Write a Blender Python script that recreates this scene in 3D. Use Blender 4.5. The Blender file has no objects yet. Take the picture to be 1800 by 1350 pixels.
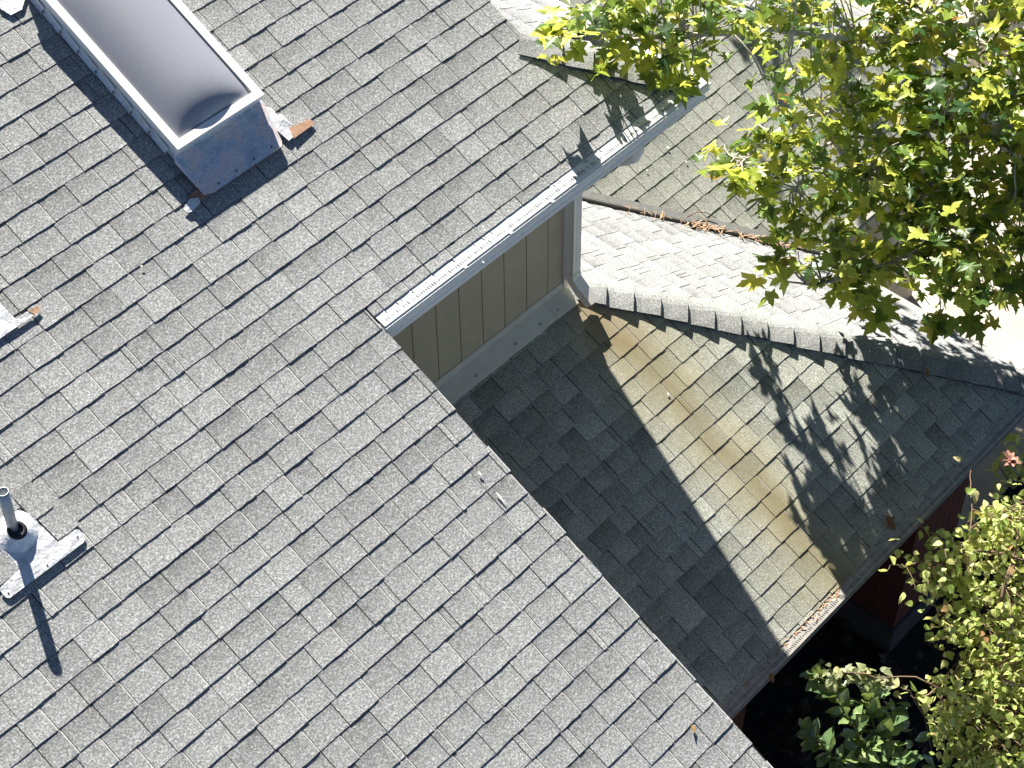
import bpy, math, random
from mathutils import Vector, Matrix

random.seed(7)
S = bpy.context.scene
COL = S.collection

# ------------------------------------------------------------------ camera
CAM = Vector((-4.417983, -4.985161, 7.092649))
F_PX = 3277.3                      # focal length for an 1800 px wide picture
M = ((0.6774217, -0.7355058, -0.0114469),
     (-0.5520004, -0.4979992, -0.6687992),
     (0.4862052, 0.4593778, -0.7433550))
right, down, fwd = (Vector(r) for r in M)
cd = bpy.data.cameras.new('camera')
cd.sensor_width = 36.0
cd.lens = F_PX / 1800 * 36
cd.clip_start = 0.1
cd.clip_end = 500
cam = bpy.data.objects.new('camera', cd)
COL.objects.link(cam)
cam.matrix_world = Matrix(((right.x, -down.x, -fwd.x, CAM.x),
                           (right.y, -down.y, -fwd.y, CAM.y),
                           (right.z, -down.z, -fwd.z, CAM.z),
                           (0, 0, 0, 1)))
S.camera = cam

# ------------------------------------------------------------------ sky and sun
SUN = Vector((0.320, 0.6525, 0.687)).normalized()
w = bpy.data.worlds.new('World')
S.world = w
w.use_nodes = True
nt = w.node_tree
nt.nodes.clear()
sky = nt.nodes.new('ShaderNodeTexSky')
sky.sky_type = 'NISHITA'
sky.sun_disc = False
sky.sun_elevation = math.asin(SUN.z)
sky.sun_rotation = math.atan2(SUN.x, SUN.y)
sky.air_density = 0.36
sky.dust_density = 0.0
sky.ozone_density = 1.0
bg = nt.nodes.new('ShaderNodeBackground')
bg.inputs['Strength'].default_value = 0.05
wo = nt.nodes.new('ShaderNodeOutputWorld')
nt.links.new(sky.outputs[0], bg.inputs[0])
nt.links.new(bg.outputs[0], wo.inputs[0])

sd = bpy.data.lights.new('sun', 'SUN')
sd.energy = 5.0
sd.angle = math.radians(0.55)
sd.color = (1.0, 0.955, 0.88)
so = bpy.data.objects.new('sun', sd)
COL.objects.link(so)
so.rotation_euler = SUN.to_track_quat('Z', 'Y').to_euler()
so.location = (0, 0, 12)

S.view_settings.view_transform = 'Standard'
S.view_settings.look = 'None'
S.view_settings.gamma = 1.0
S.view_settings.use_curve_mapping = False
S.view_settings.exposure = 1.6

# ------------------------------------------------------------------ helpers
PIT = math.atan(0.5)
CP, SP = math.cos(PIT), math.sin(PIT)
EXPO = 0.143                        # shingle exposure


def ray(px, py):
    return (right * ((px - 900) / F_PX) + down * ((py - 675) / F_PX) + fwd)


def at(px, py, z):
    """world point seen at that place of the photograph, at height z"""
    r = ray(px, py)
    return CAM + r * ((z - CAM.z) / r.z)


def on(px, py, n, q):
    r = ray(px, py)
    return CAM + r * ((Vector(q) - CAM).dot(n) / r.dot(n))


def link(o, parent=None):
    COL.objects.link(o)
    if parent is not None:
        o.parent = parent
    return o


def empty(name, loc=(0, 0, 0), parent=None):
    o = bpy.data.objects.new(name, None)
    o.location = loc
    o.empty_display_size = 0.1
    return link(o, parent)


def tag(o, label=None, cat=None, group=None, kind=None):
    if label: o['label'] = label
    if cat: o['category'] = cat
    if group: o['group'] = group
    if kind: o['kind'] = kind
    return o


class MB:
    """collects vertices and faces of one mesh"""
    def __init__(s):
        s.v, s.f, s.m, s.a = [], [], [], {}

    def add(s, vs, fs, mi=0, **attrs):
        b = len(s.v)
        s.v += [tuple(x) for x in vs]
        s.f += [tuple(i + b for i in f) for f in fs]
        s.m += list(mi) if isinstance(mi, list) else [mi] * len(fs)
        for k, val in attrs.items():
            L = s.a.setdefault(k, [])
            L += [0.0] * (b - len(L))
            L += (list(val) if isinstance(val, (list, tuple)) else [val] * len(vs))
        return s

    def box(s, lo, hi, mi=0):
        (x0, y0, z0), (x1, y1, z1) = lo, hi
        return s.add([(x0, y0, z0), (x1, y0, z0), (x1, y1, z0), (x0, y1, z0),
                      (x0, y0, z1), (x1, y0, z1), (x1, y1, z1), (x0, y1, z1)],
                     [(0, 3, 2, 1), (4, 5, 6, 7), (0, 1, 5, 4), (1, 2, 6, 5), (2, 3, 7, 6), (3, 0, 4, 7)], mi)

    def frame_box(s, o, u, v, n, u0, u1, v0, v1, h0, h1, mi=0):
        P = lambda a, b, c: o + u * a + v * b + n * c
        return s.add([P(u0, v0, h0), P(u1, v0, h0), P(u1, v1, h0), P(u0, v1, h0),
                      P(u0, v0, h1), P(u1, v0, h1), P(u1, v1, h1), P(u0, v1, h1)],
                     [(0, 3, 2, 1), (4, 5, 6, 7), (0, 1, 5, 4), (1, 2, 6, 5), (2, 3, 7, 6), (3, 0, 4, 7)], mi)

    def plate(s, pts, n, th, mi=0):
        k = len(pts)
        n = Vector(n)
        top = [Vector(p) + n * th for p in pts]
        return s.add(list(pts) + top, [tuple(range(k, 2 * k)), tuple(reversed(range(k)))] +
                     [(i, (i + 1) % k, k + (i + 1) % k, k + i) for i in range(k)], mi)

    def tube(s, pts, rad, seg=6, cap=True, mi=0):
        pts = [Vector(p) for p in pts]
        rings = []
        ref = Vector((0.31, 0.2, 0.93))
        for i, p in enumerate(pts):
            t = (pts[min(i + 1, len(pts) - 1)] - pts[max(i - 1, 0)]).normalized()
            a = t.cross(ref)
            if a.length < 1e-3: a = t.cross(Vector((1, 0, 0)))
            a.normalize()
            b = t.cross(a)
            r = rad[i] if isinstance(rad, (list, tuple)) else rad
            rings.append([p + (a * math.cos(2 * math.pi * j / seg) + b * math.sin(2 * math.pi * j / seg)) * r for j in range(seg)])
        fs = []
        for i in range(len(pts) - 1):
            for j in range(seg):
                fs.append((i * seg + j, i * seg + (j + 1) % seg, (i + 1) * seg + (j + 1) % seg, (i + 1) * seg + j))
        if cap:
            fs.append(tuple(reversed(range(seg))))
            e = (len(pts) - 1) * seg
            fs.append(tuple(range(e, e + seg)))
        return s.add([x for r in rings for x in r], fs, mi)

    def build(s, name, mats, parent=None, smooth=False, offset=None):
        me = bpy.data.meshes.new(name)
        me.from_pydata(s.v, [], s.f)
        mats = mats if isinstance(mats, (list, tuple)) else [mats]
        for m in mats: me.materials.append(m)
        if len(mats) > 1: me.polygons.foreach_set('material_index', s.m)
        for k, L in s.a.items():
            L = L + [0.0] * (len(s.v) - len(L))
            at_ = me.attributes.new(k, 'FLOAT', 'POINT')
            at_.data.foreach_set('value', L)
        if smooth: me.polygons.foreach_set('use_smooth', [True] * len(me.polygons))
        me.update()
        o = bpy.data.objects.new(name, me)
        return link(o, parent)


# ------------------------------------------------------------------ materials
class N:
    """small node-tree writer"""
    def __init__(s, name):
        s.mat = bpy.data.materials.new(name)
        s.mat.use_nodes = True
        s.t = s.mat.node_tree
        s.t.nodes.clear()
        s.out = s.t.nodes.new('ShaderNodeOutputMaterial')

    def n(s, typ, ins=None, **props):
        x = s.t.nodes.new('ShaderNode' + typ)
        for k, v in props.items(): setattr(x, k, v)
        for k, v in (ins or {}).items():
            if isinstance(v, bpy.types.NodeSocket): s.t.links.new(v, x.inputs[k])
            else: x.inputs[k].default_value = v
        return x

    def pos(s): return s.n('NewGeometry').outputs['Position']

    def noise(s, scale, detail=2.0, rough=0.5, vec=None, dist=0.0):
        return s.n('TexNoise', {'Vector': vec if vec is not None else s.pos(), 'Scale': scale, 'Detail': detail, 'Roughness': rough, 'Distortion': dist}).outputs['Fac']

    def ramp(s, fac, stops, interp='LINEAR'):
        r = s.n('ValToRGB', {'Fac': fac})
        r.color_ramp.interpolation = interp
        e = r.color_ramp.elements
        while len(e) < len(stops): e.new(0.5)
        for x, (p, c) in zip(e, stops):
            x.position = p
            x.color = (*c, 1) if len(c) == 3 else c
        return r.outputs['Color']

    def math(s, op, a, b=None, c=None, clamp=False):
        ins = {0: a}
        if b is not None: ins[1] = b
        if c is not None: ins[2] = c
        return s.n('Math', ins, operation=op, use_clamp=clamp).outputs[0]

    def mix(s, fac, a, b, mode='MIX'):
        x = s.n('Mix', data_type='RGBA', blend_type=mode)
        for k, v in ((0, fac), (6, a), (7, b)):
            if isinstance(v, bpy.types.NodeSocket): s.t.links.new(v, x.inputs[k])
            else: x.inputs[k].default_value = v if k == 0 else (*v, 1)
        return x.outputs[2]

    def attr(s, name): return s.n('Attribute', attribute_name=name).outputs['Fac']

    def bsdf(s, color, rough=0.9, metallic=0.0, spec=0.3, bump=None, bump_d=0.002, bump_s=0.6, **ex):
        ins = {'Base Color': color if isinstance(color, bpy.types.NodeSocket) else (*color, 1), 'Roughness': rough, 'Metallic': metallic, 'Specular IOR Level': spec}
        ins.update(ex)
        if bump is not None:
            ins['Normal'] = s.n('Bump', {'Height': bump, 'Distance': bump_d, 'Strength': bump_s}).outputs[0]
        return s.n('BsdfPrincipled', ins).outputs[0]

    def done(s, shader):
        s.t.links.new(shader, s.out.inputs[0])
        return s.mat


def shingle_mat(name, dark, light, fleck, stain=False, moss=0.0, spread=0.25, east=False):
    m = N(name)
    p = m.pos()
    g1 = m.noise(95, 3, 0.72, p)
    g2 = m.noise(240, 2, 0.7, p)
    g = m.math('ADD', m.math('MULTIPLY', g1, 0.62), m.math('MULTIPLY', g2, 0.38))
    base = m.ramp(g, [(0.40, dark), (0.49, tuple((a + b) / 2 for a, b in zip(dark, light))), (0.55, light), (0.63, fleck)])
    big = m.noise(2.1, 3, 0.6, p)
    patch = m.noise(14, 3, 0.6, p)
    t = m.attr('tint')
    vv = m.attr('vv')
    k = m.math('MULTIPLY_ADD', t, spread, 1.0 - spread / 2)
    # the factory-blended darker band at the head of each tab, broken up by noise
    band = m.math('MULTIPLY', m.math('POWER', m.math('SUBTRACT', 1.0, vv, clamp=True), 1.3), m.math('MULTIPLY', m.math('SUBTRACT', m.math('MULTIPLY', patch, 2.2), 0.55, clamp=True), m.math('MULTIPLY_ADD', m.attr('tint'), -0.5, 0.9)))
    k = m.math('MULTIPLY', k, m.math('SUBTRACT', 1.10, m.math('MULTIPLY', band, 0.72)))
    k = m.math('MULTIPLY', k, m.math('MULTIPLY_ADD', big, 0.22, 0.89))
    k = m.math('MULTIPLY', k, m.math('MULTIPLY_ADD', patch, 0.24, 0.88))
    st = m.n('VectorMath', {0: p, 1: (9.0, 0.9, 0.9) if not east else (0.9, 9.0, 0.9)}, operation='MULTIPLY').outputs[0]
    k = m.math('MULTIPLY', k, m.math('MULTIPLY_ADD', m.noise(1.0, 4, 0.65, st), 0.16, 0.93))
    hsv = m.n('HueSaturation', {'Color': base, 'Value': k}).outputs[0]
    col = hsv
    if moss:
        gm = m.ramp(m.noise(5.5, 4, 0.7, p), [(0.48, (0, 0, 0)), (0.72, (moss, moss, moss))])
        col = m.mix(gm, col, (0.16, 0.165, 0.105))
    if stain:
        sep = m.n('SeparateXYZ', {0: p})
        x, y = sep.outputs[0], sep.outputs[1]
        wob = m.math('MULTIPLY_ADD', m.noise(1.9, 2, 0.5, p), 0.30, -0.15)
        wob2 = m.math('MULTIPLY_ADD', m.noise(9, 3, 0.6, p), 0.14, -0.07)
        d = m.math('ABSOLUTE', m.math('ADD', m.math('SUBTRACT', x, 2.13), m.math('ADD', wob, wob2)))
        wide = m.math('MULTIPLY', m.math('SMOOTH_MIN', m.math('SUBTRACT', 1.0, m.math('DIVIDE', d, 0.45)), 1.0, 0.2), 1.0, clamp=True)
        core = m.math('SUBTRACT', 1.0, m.math('DIVIDE', d, 0.17), clamp=True)
        # a second, fainter run nearer the hip
        tb = m.math('MULTIPLY_ADD', t, 0.7, 0.62)
        col = m.mix(m.math('MULTIPLY', m.math('MULTIPLY', wide, 0.70), tb, clamp=True), col, (0.335, 0.295, 0.165))
        col = m.mix(m.math('MULTIPLY', m.math('MULTIPLY', core, 0.60), tb, clamp=True), col, (0.20, 0.166, 0.088))
        top = m.math('MULTIPLY', m.math('SUBTRACT', m.math('MULTIPLY', y, 2.2), 0.05, clamp=True), m.math('SUBTRACT', 1.0, m.math('DIVIDE', m.math('ABSOLUTE', m.math('SUBTRACT', x, 2.2)), 0.34), clamp=True))
        col = m.mix(m.math('MULTIPLY', top, 0.55, clamp=True), col, (0.30, 0.20, 0.12))
        # white droppings and flecks
        sp = m.ramp(m.n('TexVoronoi', {'Vector': p, 'Scale': 7.0}).outputs['Distance'], [(0.03, (1, 1, 1)), (0.05, (0, 0, 0))])
        col = m.mix(m.math('MULTIPLY', sp, 0.6), col, (0.6, 0.58, 0.5))
    return m.done(m.bsdf(col, 0.95, spec=0.2, bump=g, bump_d=0.004, bump_s=0.75))


def plain(name, color, rough=0.6, metallic=0.0, spec=0.4, var=0.12, scale=9.0, bump=0.0, coat=0.0):
    m = N(name)
    p = m.pos()
    nz = m.noise(scale, 4, 0.6, p)
    fine = m.noise(scale * 14, 2, 0.6, p)
    f = m.math('ADD', m.math('MULTIPLY', nz, 0.65), m.math('MULTIPLY', fine, 0.35))
    col = m.ramp(f, [(0.3, tuple(c * (1 - var) for c in color)), (0.7, tuple(min(1, c * (1 + var)) for c in color))])
    kw = {}
    if coat: kw['Coat Weight'] = coat
    return m.done(m.bsdf(col, rough, metallic, spec, bump=fine if bump else None, bump_d=bump or 0.001, **kw))


MT = {}
MT['shA'] = shingle_mat('asphalt_shingle_grey', (0.152, 0.155, 0.150), (0.340, 0.345, 0.334), (0.58, 0.588, 0.572), spread=0.21)
MT['shB'] = shingle_mat('asphalt_shingle_weathered', (0.172, 0.178, 0.155), (0.378, 0.385, 0.332), (0.54, 0.55, 0.48), stain=True, moss=0.32, spread=0.5)
MT['shC'] = shingle_mat('asphalt_shingle_pale', (0.15, 0.152, 0.152), (0.315, 0.319, 0.318), (0.47, 0.475, 0.47), spread=0.26, east=True)
MT['shD'] = shingle_mat('asphalt_shingle_lichen', (0.163, 0.168, 0.148), (0.345, 0.352, 0.308), (0.49, 0.50, 0.445), moss=0.22)
MT['cap'] = shingle_mat('asphalt_hip_cap', (0.135, 0.139, 0.135), (0.29, 0.296, 0.288), (0.44, 0.45, 0.44), moss=0.05)
MT['edge'] = plain('cut_asphalt_edge', (0.028, 0.028, 0.027), 0.95, var=0.3, scale=60)
MT['lit_edge'] = plain('painted_sunlit_edge', (0.43, 0.425, 0.41), 0.95, var=0.35, scale=80)  # pale colour paints a bright sunlit line along the chamfer of raised tabs
MT['felt'] = plain('roof_felt', (0.03, 0.03, 0.03), 0.95)
MT['white'] = plain('white_painted_metal', (0.86, 0.825, 0.75), 0.45, spec=0.5, var=0.06)
MT['guard'] = plain('gutter_guard_metal', (0.72, 0.72, 0.71), 0.4, spec=0.5, var=0.08, scale=30)
MT['dirtymetal'] = plain('weathered_gutter_metal', (0.24, 0.23, 0.215), 0.5, var=0.3, scale=15)
MT['dirtyguard'] = plain('dirty_gutter_guard', (0.34, 0.32, 0.29), 0.55, var=0.35, scale=22)
MT['slot'] = plain('slot_shadow', (0.02, 0.02, 0.02), 0.9)
MT['wtrim'] = plain('white_trim_paint', (0.74, 0.71, 0.65), 0.55, var=0.06)
MT['siding'] = plain('taupe_siding_paint', (0.53, 0.445, 0.30), 0.75, var=0.10, scale=5, bump=0.001)
MT['soffit'] = plain('soffit_paint', (0.3, 0.28, 0.22), 0.8)
MT['flash'] = plain('grey_base_flashing', (0.62, 0.60, 0.50), 0.5, var=0.12, scale=12)
MT['screw'] = plain('screw_head', (0.10, 0.10, 0.09), 0.6)
MT['sealant'] = plain('sealant_dab', (0.36, 0.36, 0.33), 0.7)
MT['valley'] = plain('valley_metal', (0.17, 0.17, 0.16), 0.7, var=0.25, scale=25)
m = N('aluminium_flashing')
p = m.pos()
f = m.noise(16, 4, 0.6, p)
ca = m.ramp(f, [(0.34, (0.55, 0.55, 0.54)), (0.46, (0.72, 0.73, 0.73)), (0.62, (0.82, 0.83, 0.84))])
ca = m.mix(m.ramp(m.noise(60, 3, 0.7, p), [(0.56, (0, 0, 0)), (0.74, (0.6, 0.6, 0.6))]), ca, (0.30, 0.28, 0.25))
MT['alum'] = m.done(m.bsdf(ca, 0.42, 0.3, 0.5, bump=f, bump_d=0.012, bump_s=0.9))
MT['rust'] = plain('rusty_flashing', (0.36, 0.21, 0.13), 0.8, var=0.45, scale=40)
MT['rubber'] = plain('black_rubber', (0.012, 0.012, 0.013), 0.6)
MT['galv'] = plain('galvanised_pipe', (0.42, 0.44, 0.46), 0.45, metallic=0.5, var=0.15, scale=25)
MT['frame'] = plain('skylight_white_frame', (0.78, 0.77, 0.74), 0.4, var=0.05)
MT['redwall'] = plain('red_brown_siding', (0.11, 0.032, 0.02), 0.75, var=0.3, scale=8, bump=0.002)
MT['footing'] = plain('concrete_footing', (0.06, 0.052, 0.047), 0.9, var=0.25, scale=14)
MT['bark'] = plain('pale_bark', (0.42, 0.39, 0.33), 0.9, var=0.5, scale=13, bump=0.004)
MT['twig'] = plain('brown_twig', (0.20, 0.13, 0.085), 0.85, var=0.3, scale=30)
MT['stem'] = plain('green_stem', (0.13, 0.17, 0.05), 0.7, var=0.2)
MT['concrete'] = plain('driveway_concrete', (0.40, 0.36, 0.30), 0.9, var=0.2, scale=3, bump=0.002)
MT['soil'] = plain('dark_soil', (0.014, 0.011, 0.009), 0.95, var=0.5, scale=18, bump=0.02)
MT['litter'] = plain('dead_leaf', (0.05, 0.036, 0.026), 0.9, var=0.7, scale=6)
MT['needle'] = plain('dry_orange_litter', (0.42, 0.27, 0.17), 0.85, var=0.7, scale=60)
MT['dropping'] = plain('bird_dropping', (0.7, 0.7, 0.66), 0.9)
MT['petal'] = plain('pink_petal', (0.44, 0.22, 0.16), 0.7, var=0.2, scale=30)

# painted blue-grey curb metal with pinkish weathering
m = N('weathered_flashing')
p = m.pos()
f = m.noise(7, 5, 0.65, p)
c1 = m.ramp(f, [(0.36, (0.42, 0.49, 0.55)), (0.46, (0.60, 0.66, 0.72)), (0.54, (0.80, 0.66, 0.62)), (0.66, (0.64, 0.69, 0.74))])
c1 = m.mix(m.ramp(m.noise(70, 3, 0.7, p), [(0.42, (0, 0, 0)), (0.75, (0.5, 0.5, 0.5))]), c1, (0.13, 0.15, 0.16))
MT['apron'] = m.done(m.bsdf(c1, 0.5, 0.15, 0.5, bump=f, bump_d=0.003))
m = N('curb_metal')
p = m.pos()
f = m.noise(11, 4, 0.65, p)
c1 = m.ramp(f, [(0.35, (0.60, 0.66, 0.70)), (0.52, (0.78, 0.83, 0.87)), (0.7, (0.66, 0.69, 0.66))])
MT['curb'] = m.done(m.bsdf(c1, 0.45, 0.2, 0.5))

# smoked acrylic dome, dusty
m = N('smoked_acrylic')
p = m.pos()
du = m.ramp(m.noise(420, 2, 0.7, p), [(0.4, (0.235, 0.24, 0.27)), (0.68, (0.36, 0.37, 0.40))])
sp = m.ramp(m.n('TexVoronoi', {'Vector': p, 'Scale': 16.0}).outputs['Distance'], [(0.03, (1, 1, 1)), (0.055, (0, 0, 0))])
du = m.mix(m.math('MULTIPLY', sp, 0.35), du, (0.5, 0.5, 0.52))
MT['dome'] = m.done(m.bsdf(du, 0.36, spec=0.6, **{'Coat Weight': 0.7, 'Coat Roughness': 0.12}))


def leaf_mat(name, stops, trans=0.45, rough=0.5, spec=0.35, coat=0.0):
    m = N(name)
    p = m.pos()
    r = m.math('FRACT', m.math('ADD', m.attr('tint'), m.n('ObjectInfo').outputs['Random']))
    col = m.ramp(r, stops)
    nz = m.noise(26, 3, 0.6, p)
    col = m.n('HueSaturation', {'Color': col, 'Value': m.math('MULTIPLY_ADD', nz, 0.7, 0.65)}).outputs[0]
    a = m.bsdf(col, rough, spec=spec, **({'Coat Weight': coat, 'Coat Roughness': 0.2} if coat else {}))
    tc = m.mix(0.4, col, (0.52, 0.56, 0.06))
    t = m.n('BsdfTranslucent', {'Color': tc}).outputs[0]
    mx = m.n('MixShader', {0: trans, 1: a, 2: t}).outputs[0]
    return m.done(mx)


MT['plane_leaf'] = leaf_mat('plane_tree_leaf', [(0.0, (0.036, 0.10, 0.035)), (0.27, (0.075, 0.16, 0.04)), (0.46, (0.20, 0.31, 0.055)), (0.68, (0.42, 0.49, 0.075)), (0.86, (0.62, 0.64, 0.11)), (0.990, (0.60, 0.52, 0.10)), (0.997, (0.26, 0.09, 0.04))], 0.52, 0.38, 0.5)
MT['birch_leaf'] = leaf_mat('birch_leaf', [(0.0, (0.20, 0.30, 0.06)), (0.22, (0.42, 0.51, 0.13)), (0.75, (0.68, 0.72, 0.26)), (0.95, (0.72, 0.66, 0.32)), (1.0, (0.36, 0.18, 0.08))], 0.42, 0.5)
MT['glossy_leaf'] = leaf_mat('glossy_leaf', [(0.0, (0.085, 0.15, 0.065)), (0.6, (0.17, 0.26, 0.10)), (1.0, (0.32, 0.40, 0.14))], 0.18, 0.2, 0.7, 0.5)
MT['vine_leaf'] = leaf_mat('vine_leaf', [(0.0, (0.14, 0.17, 0.09)), (0.6, (0.30, 0.32, 0.15)), (1.0, (0.42, 0.40, 0.18))], 0.3, 0.5)
MT['dry_leaf'] = leaf_mat('dry_leaf', [(0.0, (0.24, 0.10, 0.05)), (0.6, (0.38, 0.17, 0.08)), (1.0, (0.46, 0.28, 0.13))], 0.3, 0.7)

# ------------------------------------------------------------------ ground
GZ = -5.1
g = MB()
nx = 40
xs = [-30 + 100 * i / nx for i in range(nx + 1)]
ys = [-40 + 100 * i / nx for i in range(nx + 1)]
g.add([(x, y, GZ) for y in ys for x in xs], [(j * (nx + 1) + i, j * (nx + 1) + i + 1, (j + 1) * (nx + 1) + i + 1, (j + 1) * (nx + 1) + i) for j in range(nx) for i in range(nx)])
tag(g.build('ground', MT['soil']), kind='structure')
# concrete drive beyond the wing, cast in slabs
drive = tag(empty('driveway', (0, 0, 0)), kind='structure')
for i in range(4):
    for j in range(5):
        s_ = MB()
        x0, y0 = 4.75 + i * 2.6, -1.32 + j * 2.6
        if y0 > 8: continue
        s_.box((x0 + 0.006, y0 + 0.006, GZ - 0.1), (x0 + 2.594, y0 + 2.594, GZ + 0.05))
        s_.build('slab', MT['concrete'], drive)

# ------------------------------------------------------------------ house
house = empty('house', (0, 0, GZ))
tag(house, 'grey shingled house with skylight, white gutters and lower hipped wing', 'house')
HL = Vector((0, 0, -GZ))           # parts keep world coordinates in their meshes


def hpart(o):
    o.parent = house
    o.location = HL
    return o


def subpart(o, parent):
    o.parent = parent
    return o


YW, ZB = 0.651, -1.525             # foot of the upper wall where the lower roof starts
XR = 2.08                          # upper wall corner
X, Y, Z = Vector((1, 0, 0)), Vector((0, 1, 0)), Vector((0, 0, 1))
FA = (Vector((0, 0, 0)), X, Vector((0, -CP, -SP)), Vector((0, -SP, CP)))
FB = (Vector((0, YW, ZB)), X, FA[2], FA[3])
FD = (Vector((0, 1.491, -2.083)), X, FA[2], FA[3])
vC, nC = Vector((CP, 0, -SP)), Vector((SP, 0, CP))
FC = (Vector((2.211, 0, -1.56)), Y, vC, nC)
FE = (Vector((2.84, 0, 0)), Y, vC, nC)
FF = (Vector((7.4, 0, -2.083 - 0.7455)), Y, vC, nC)
HIPA, HIPB, VAL, HIPD = 2.84, 2.79, 4.745, 7.4
EAVE_A = 0.195                     # y of the upper shingle edge
EAVE_B = YW - 2.607 * CP
XE = HIPA - EAVE_A                 # x of the upper eave facing +X
XC = HIPB - EAVE_B
RAKE = 1.95


def shingle_piece(fr, ul_t, ur_t, ul_b, ur_b, vt, vb, lim, raised, rnd, bevel=True):
    """one tab: tail resting on the course below, head tucked under the course above, right edge chamfered"""
    o, u, v, n = fr
    b0 = 0.0016 if raised else 0.0
    rise = 0.0039
    ext = 0.03
    vt2 = vt - ext
    lo_, hi_ = lim
    ul_t, ur_t = min(max(ul_t, lo_), hi_), min(max(ur_t, lo_), hi_)
    ht = b0 - rise * ext / EXPO * (EXPO / max(0.03, vb - vt))
    def P(uu, vv, h): return o + u * uu + v * vv + n * h
    k = 4
    warp = rnd.uniform(-0.0005, 0.0012)
    jb = [rnd.uniform(-0.0022, 0.0022) for _ in range(k + 1)]
    jh = [warp + rnd.uniform(-0.0006, 0.0009) for _ in range(k + 1)]
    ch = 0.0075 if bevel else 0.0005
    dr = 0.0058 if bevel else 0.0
    wt, wb = ur_t - ul_t, ur_b - ul_b
    et, eb = ul_t + wt - min(ch, wt * .4), ul_b + wb - min(ch, wb * .4)
    vs, tv = [], []
    for i in range(k + 1):
        vs.append(P(ul_t + (et - ul_t) * i / k, vt2, ht)); tv.append(-0.2)
    for i in range(k + 1):
        vs.append(P(ul_b + (eb - ul_b) * i / k, vb + jb[i], b0 + rise + jh[i])); tv.append(1.0)
    for i in range(k + 1):
        vs.append(P(ul_b + (eb - ul_b) * i / k, vb + jb[i], -0.004)); tv.append(1.0)
    q = k + 1
    # chamfer points: head, tail, tail foot ; left feet
    vs += [P(ur_t, vt2, ht - dr), P(ur_b, vb + jb[k], b0 + rise + jh[k] - dr), P(ur_b, vb + jb[k], -0.004), P(ur_t, vt2, -0.012), P(ul_t, vt2, -0.012)]
    tv += [-0.2, 1.0, 1.0, -0.2, -0.2]
    A_, B_, C_, D_, E_ = 3 * q, 3 * q + 1, 3 * q + 2, 3 * q + 3, 3 * q + 4
    fs = []
    for i in range(k):
        fs.append((i, q + i, q + i + 1, i + 1))
        fs.append((q + i, 2 * q + i, 2 * q + i + 1, q + i + 1))
    fs += [(k, q + k, B_, A_), (q + k, 2 * q + k, C_, B_), (A_, B_, C_, D_), (0, E_, 2 * q, q)]
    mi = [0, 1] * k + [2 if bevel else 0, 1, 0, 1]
    return vs, fs, tv, mi


def in_view(p):
    d = p - CAM
    z = d.dot(fwd)
    px, py = 900 + F_PX * d.dot(right) / z, 675 + F_PX * d.dot(down) / z
    return -60 < px < 1860 and -60 < py < 1410, px, py


def lay_shingles(name, fr, courses, mat, seed, hidden=None, limit=300, label=None):
    """courses: list of (vt, vb, left(v), right(v)). Every tab is a piece; those that show largest become objects."""
    rnd = random.Random(seed)
    o, u, v, n = fr
    items = []
    for ci, (vt, vb, Lf, Rf) in enumerate(courses):
        lt, lb, rt, rb = Lf(vt), Lf(vb), Rf(vt), Rf(vb)
        x = min(lt, lb) - rnd.random() * 0.25
        end = max(rt, rb)
        raised = rnd.random() < 0.5
        while x < end:
            wd = rnd.choice((rnd.uniform(0.12, 0.18), rnd.uniform(0.15, 0.23), rnd.uniform(0.17, 0.21)))
            if rnd.random() < 0.06: wd = rnd.uniform(0.03, 0.06)
            x1 = x + wd
            nxt = not raised if rnd.random() < 0.86 else raised
            gap = 0.0045 if (nxt and not raised) else (0.001 if raised and not nxt else 0.0025)
            c = (max(x, lt), min(x1 - gap, rt), max(x, lb), min(x1 - gap, rb))
            if c[1] - c[0] > 0.012 or c[3] - c[2] > 0.012:
                a, b_, c_, d_ = c
                if b_ < a: a = b_ = (c_ if x < lt else d_)
                if d_ < c_: c_ = d_ = (a if x < lb else b_)
                mid = o + u * ((a + b_ + c_ + d_) / 4) + v * ((vt + vb) / 2)
                vis, px, py = in_view(mid)
                if hidden and vis and hidden(px, py): vis = False
                items.append(((a, b_, c_, d_, vt, vb, (max(Lf(vt - 0.03), Lf(vt)), min(Rf(vt - 0.03), Rf(vt)))), (raised, not nxt), vis, (mid - CAM).length / max(0.05, (c[1] - c[0] + c[3] - c[2])) ** 0.5))
            x = x1
            raised = nxt
    seen = sorted([i for i, it in enumerate(items) if it[2]], key=lambda i: items[i][3])[:limit]
    seen = set(seen)
    # deck under the shingles
    deck = MB()
    vmin, vmax = min(c[0] for c in courses), max(c[1] for c in courses)
    rows = []
    for (vt, vb, Lf, Rf) in courses:
        a = [o + u * Lf(vt) + v * vt - n * 0.014, o + u * Rf(vt) + v * vt - n * 0.014, o + u * Rf(vb) + v * vb - n * 0.014, o + u * Lf(vb) + v * vb - n * 0.014]
        deck.add(a, [(0, 3, 2, 1)])
    slope = hpart(deck.build(name, MT['felt']))
    if label: slope['label'] = label
    rest = MB()
    for i, (c, raised, vis, _) in enumerate(items):
        raised, bev = raised
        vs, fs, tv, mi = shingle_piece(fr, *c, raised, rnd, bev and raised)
        tint = min(1.0, max(0.0, rnd.gauss(0.5, 0.26) + (0.06 if raised else -0.06)))
        if i in seen:
            q = MB().add(vs, fs, mi, tint=tint, vv=tv)
            subpart(q.build('shingle', [mat, MT['edge'], MT['lit_edge']]), slope)
        else:
            rest.add(vs, fs, mi, tint=tint, vv=tv)
    if rest.v:
        r = subpart(rest.build('shingle_field', [mat, MT['edge'], MT['lit_edge']]), slope)
        tag(r, kind='stuff')
    return slope


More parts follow.
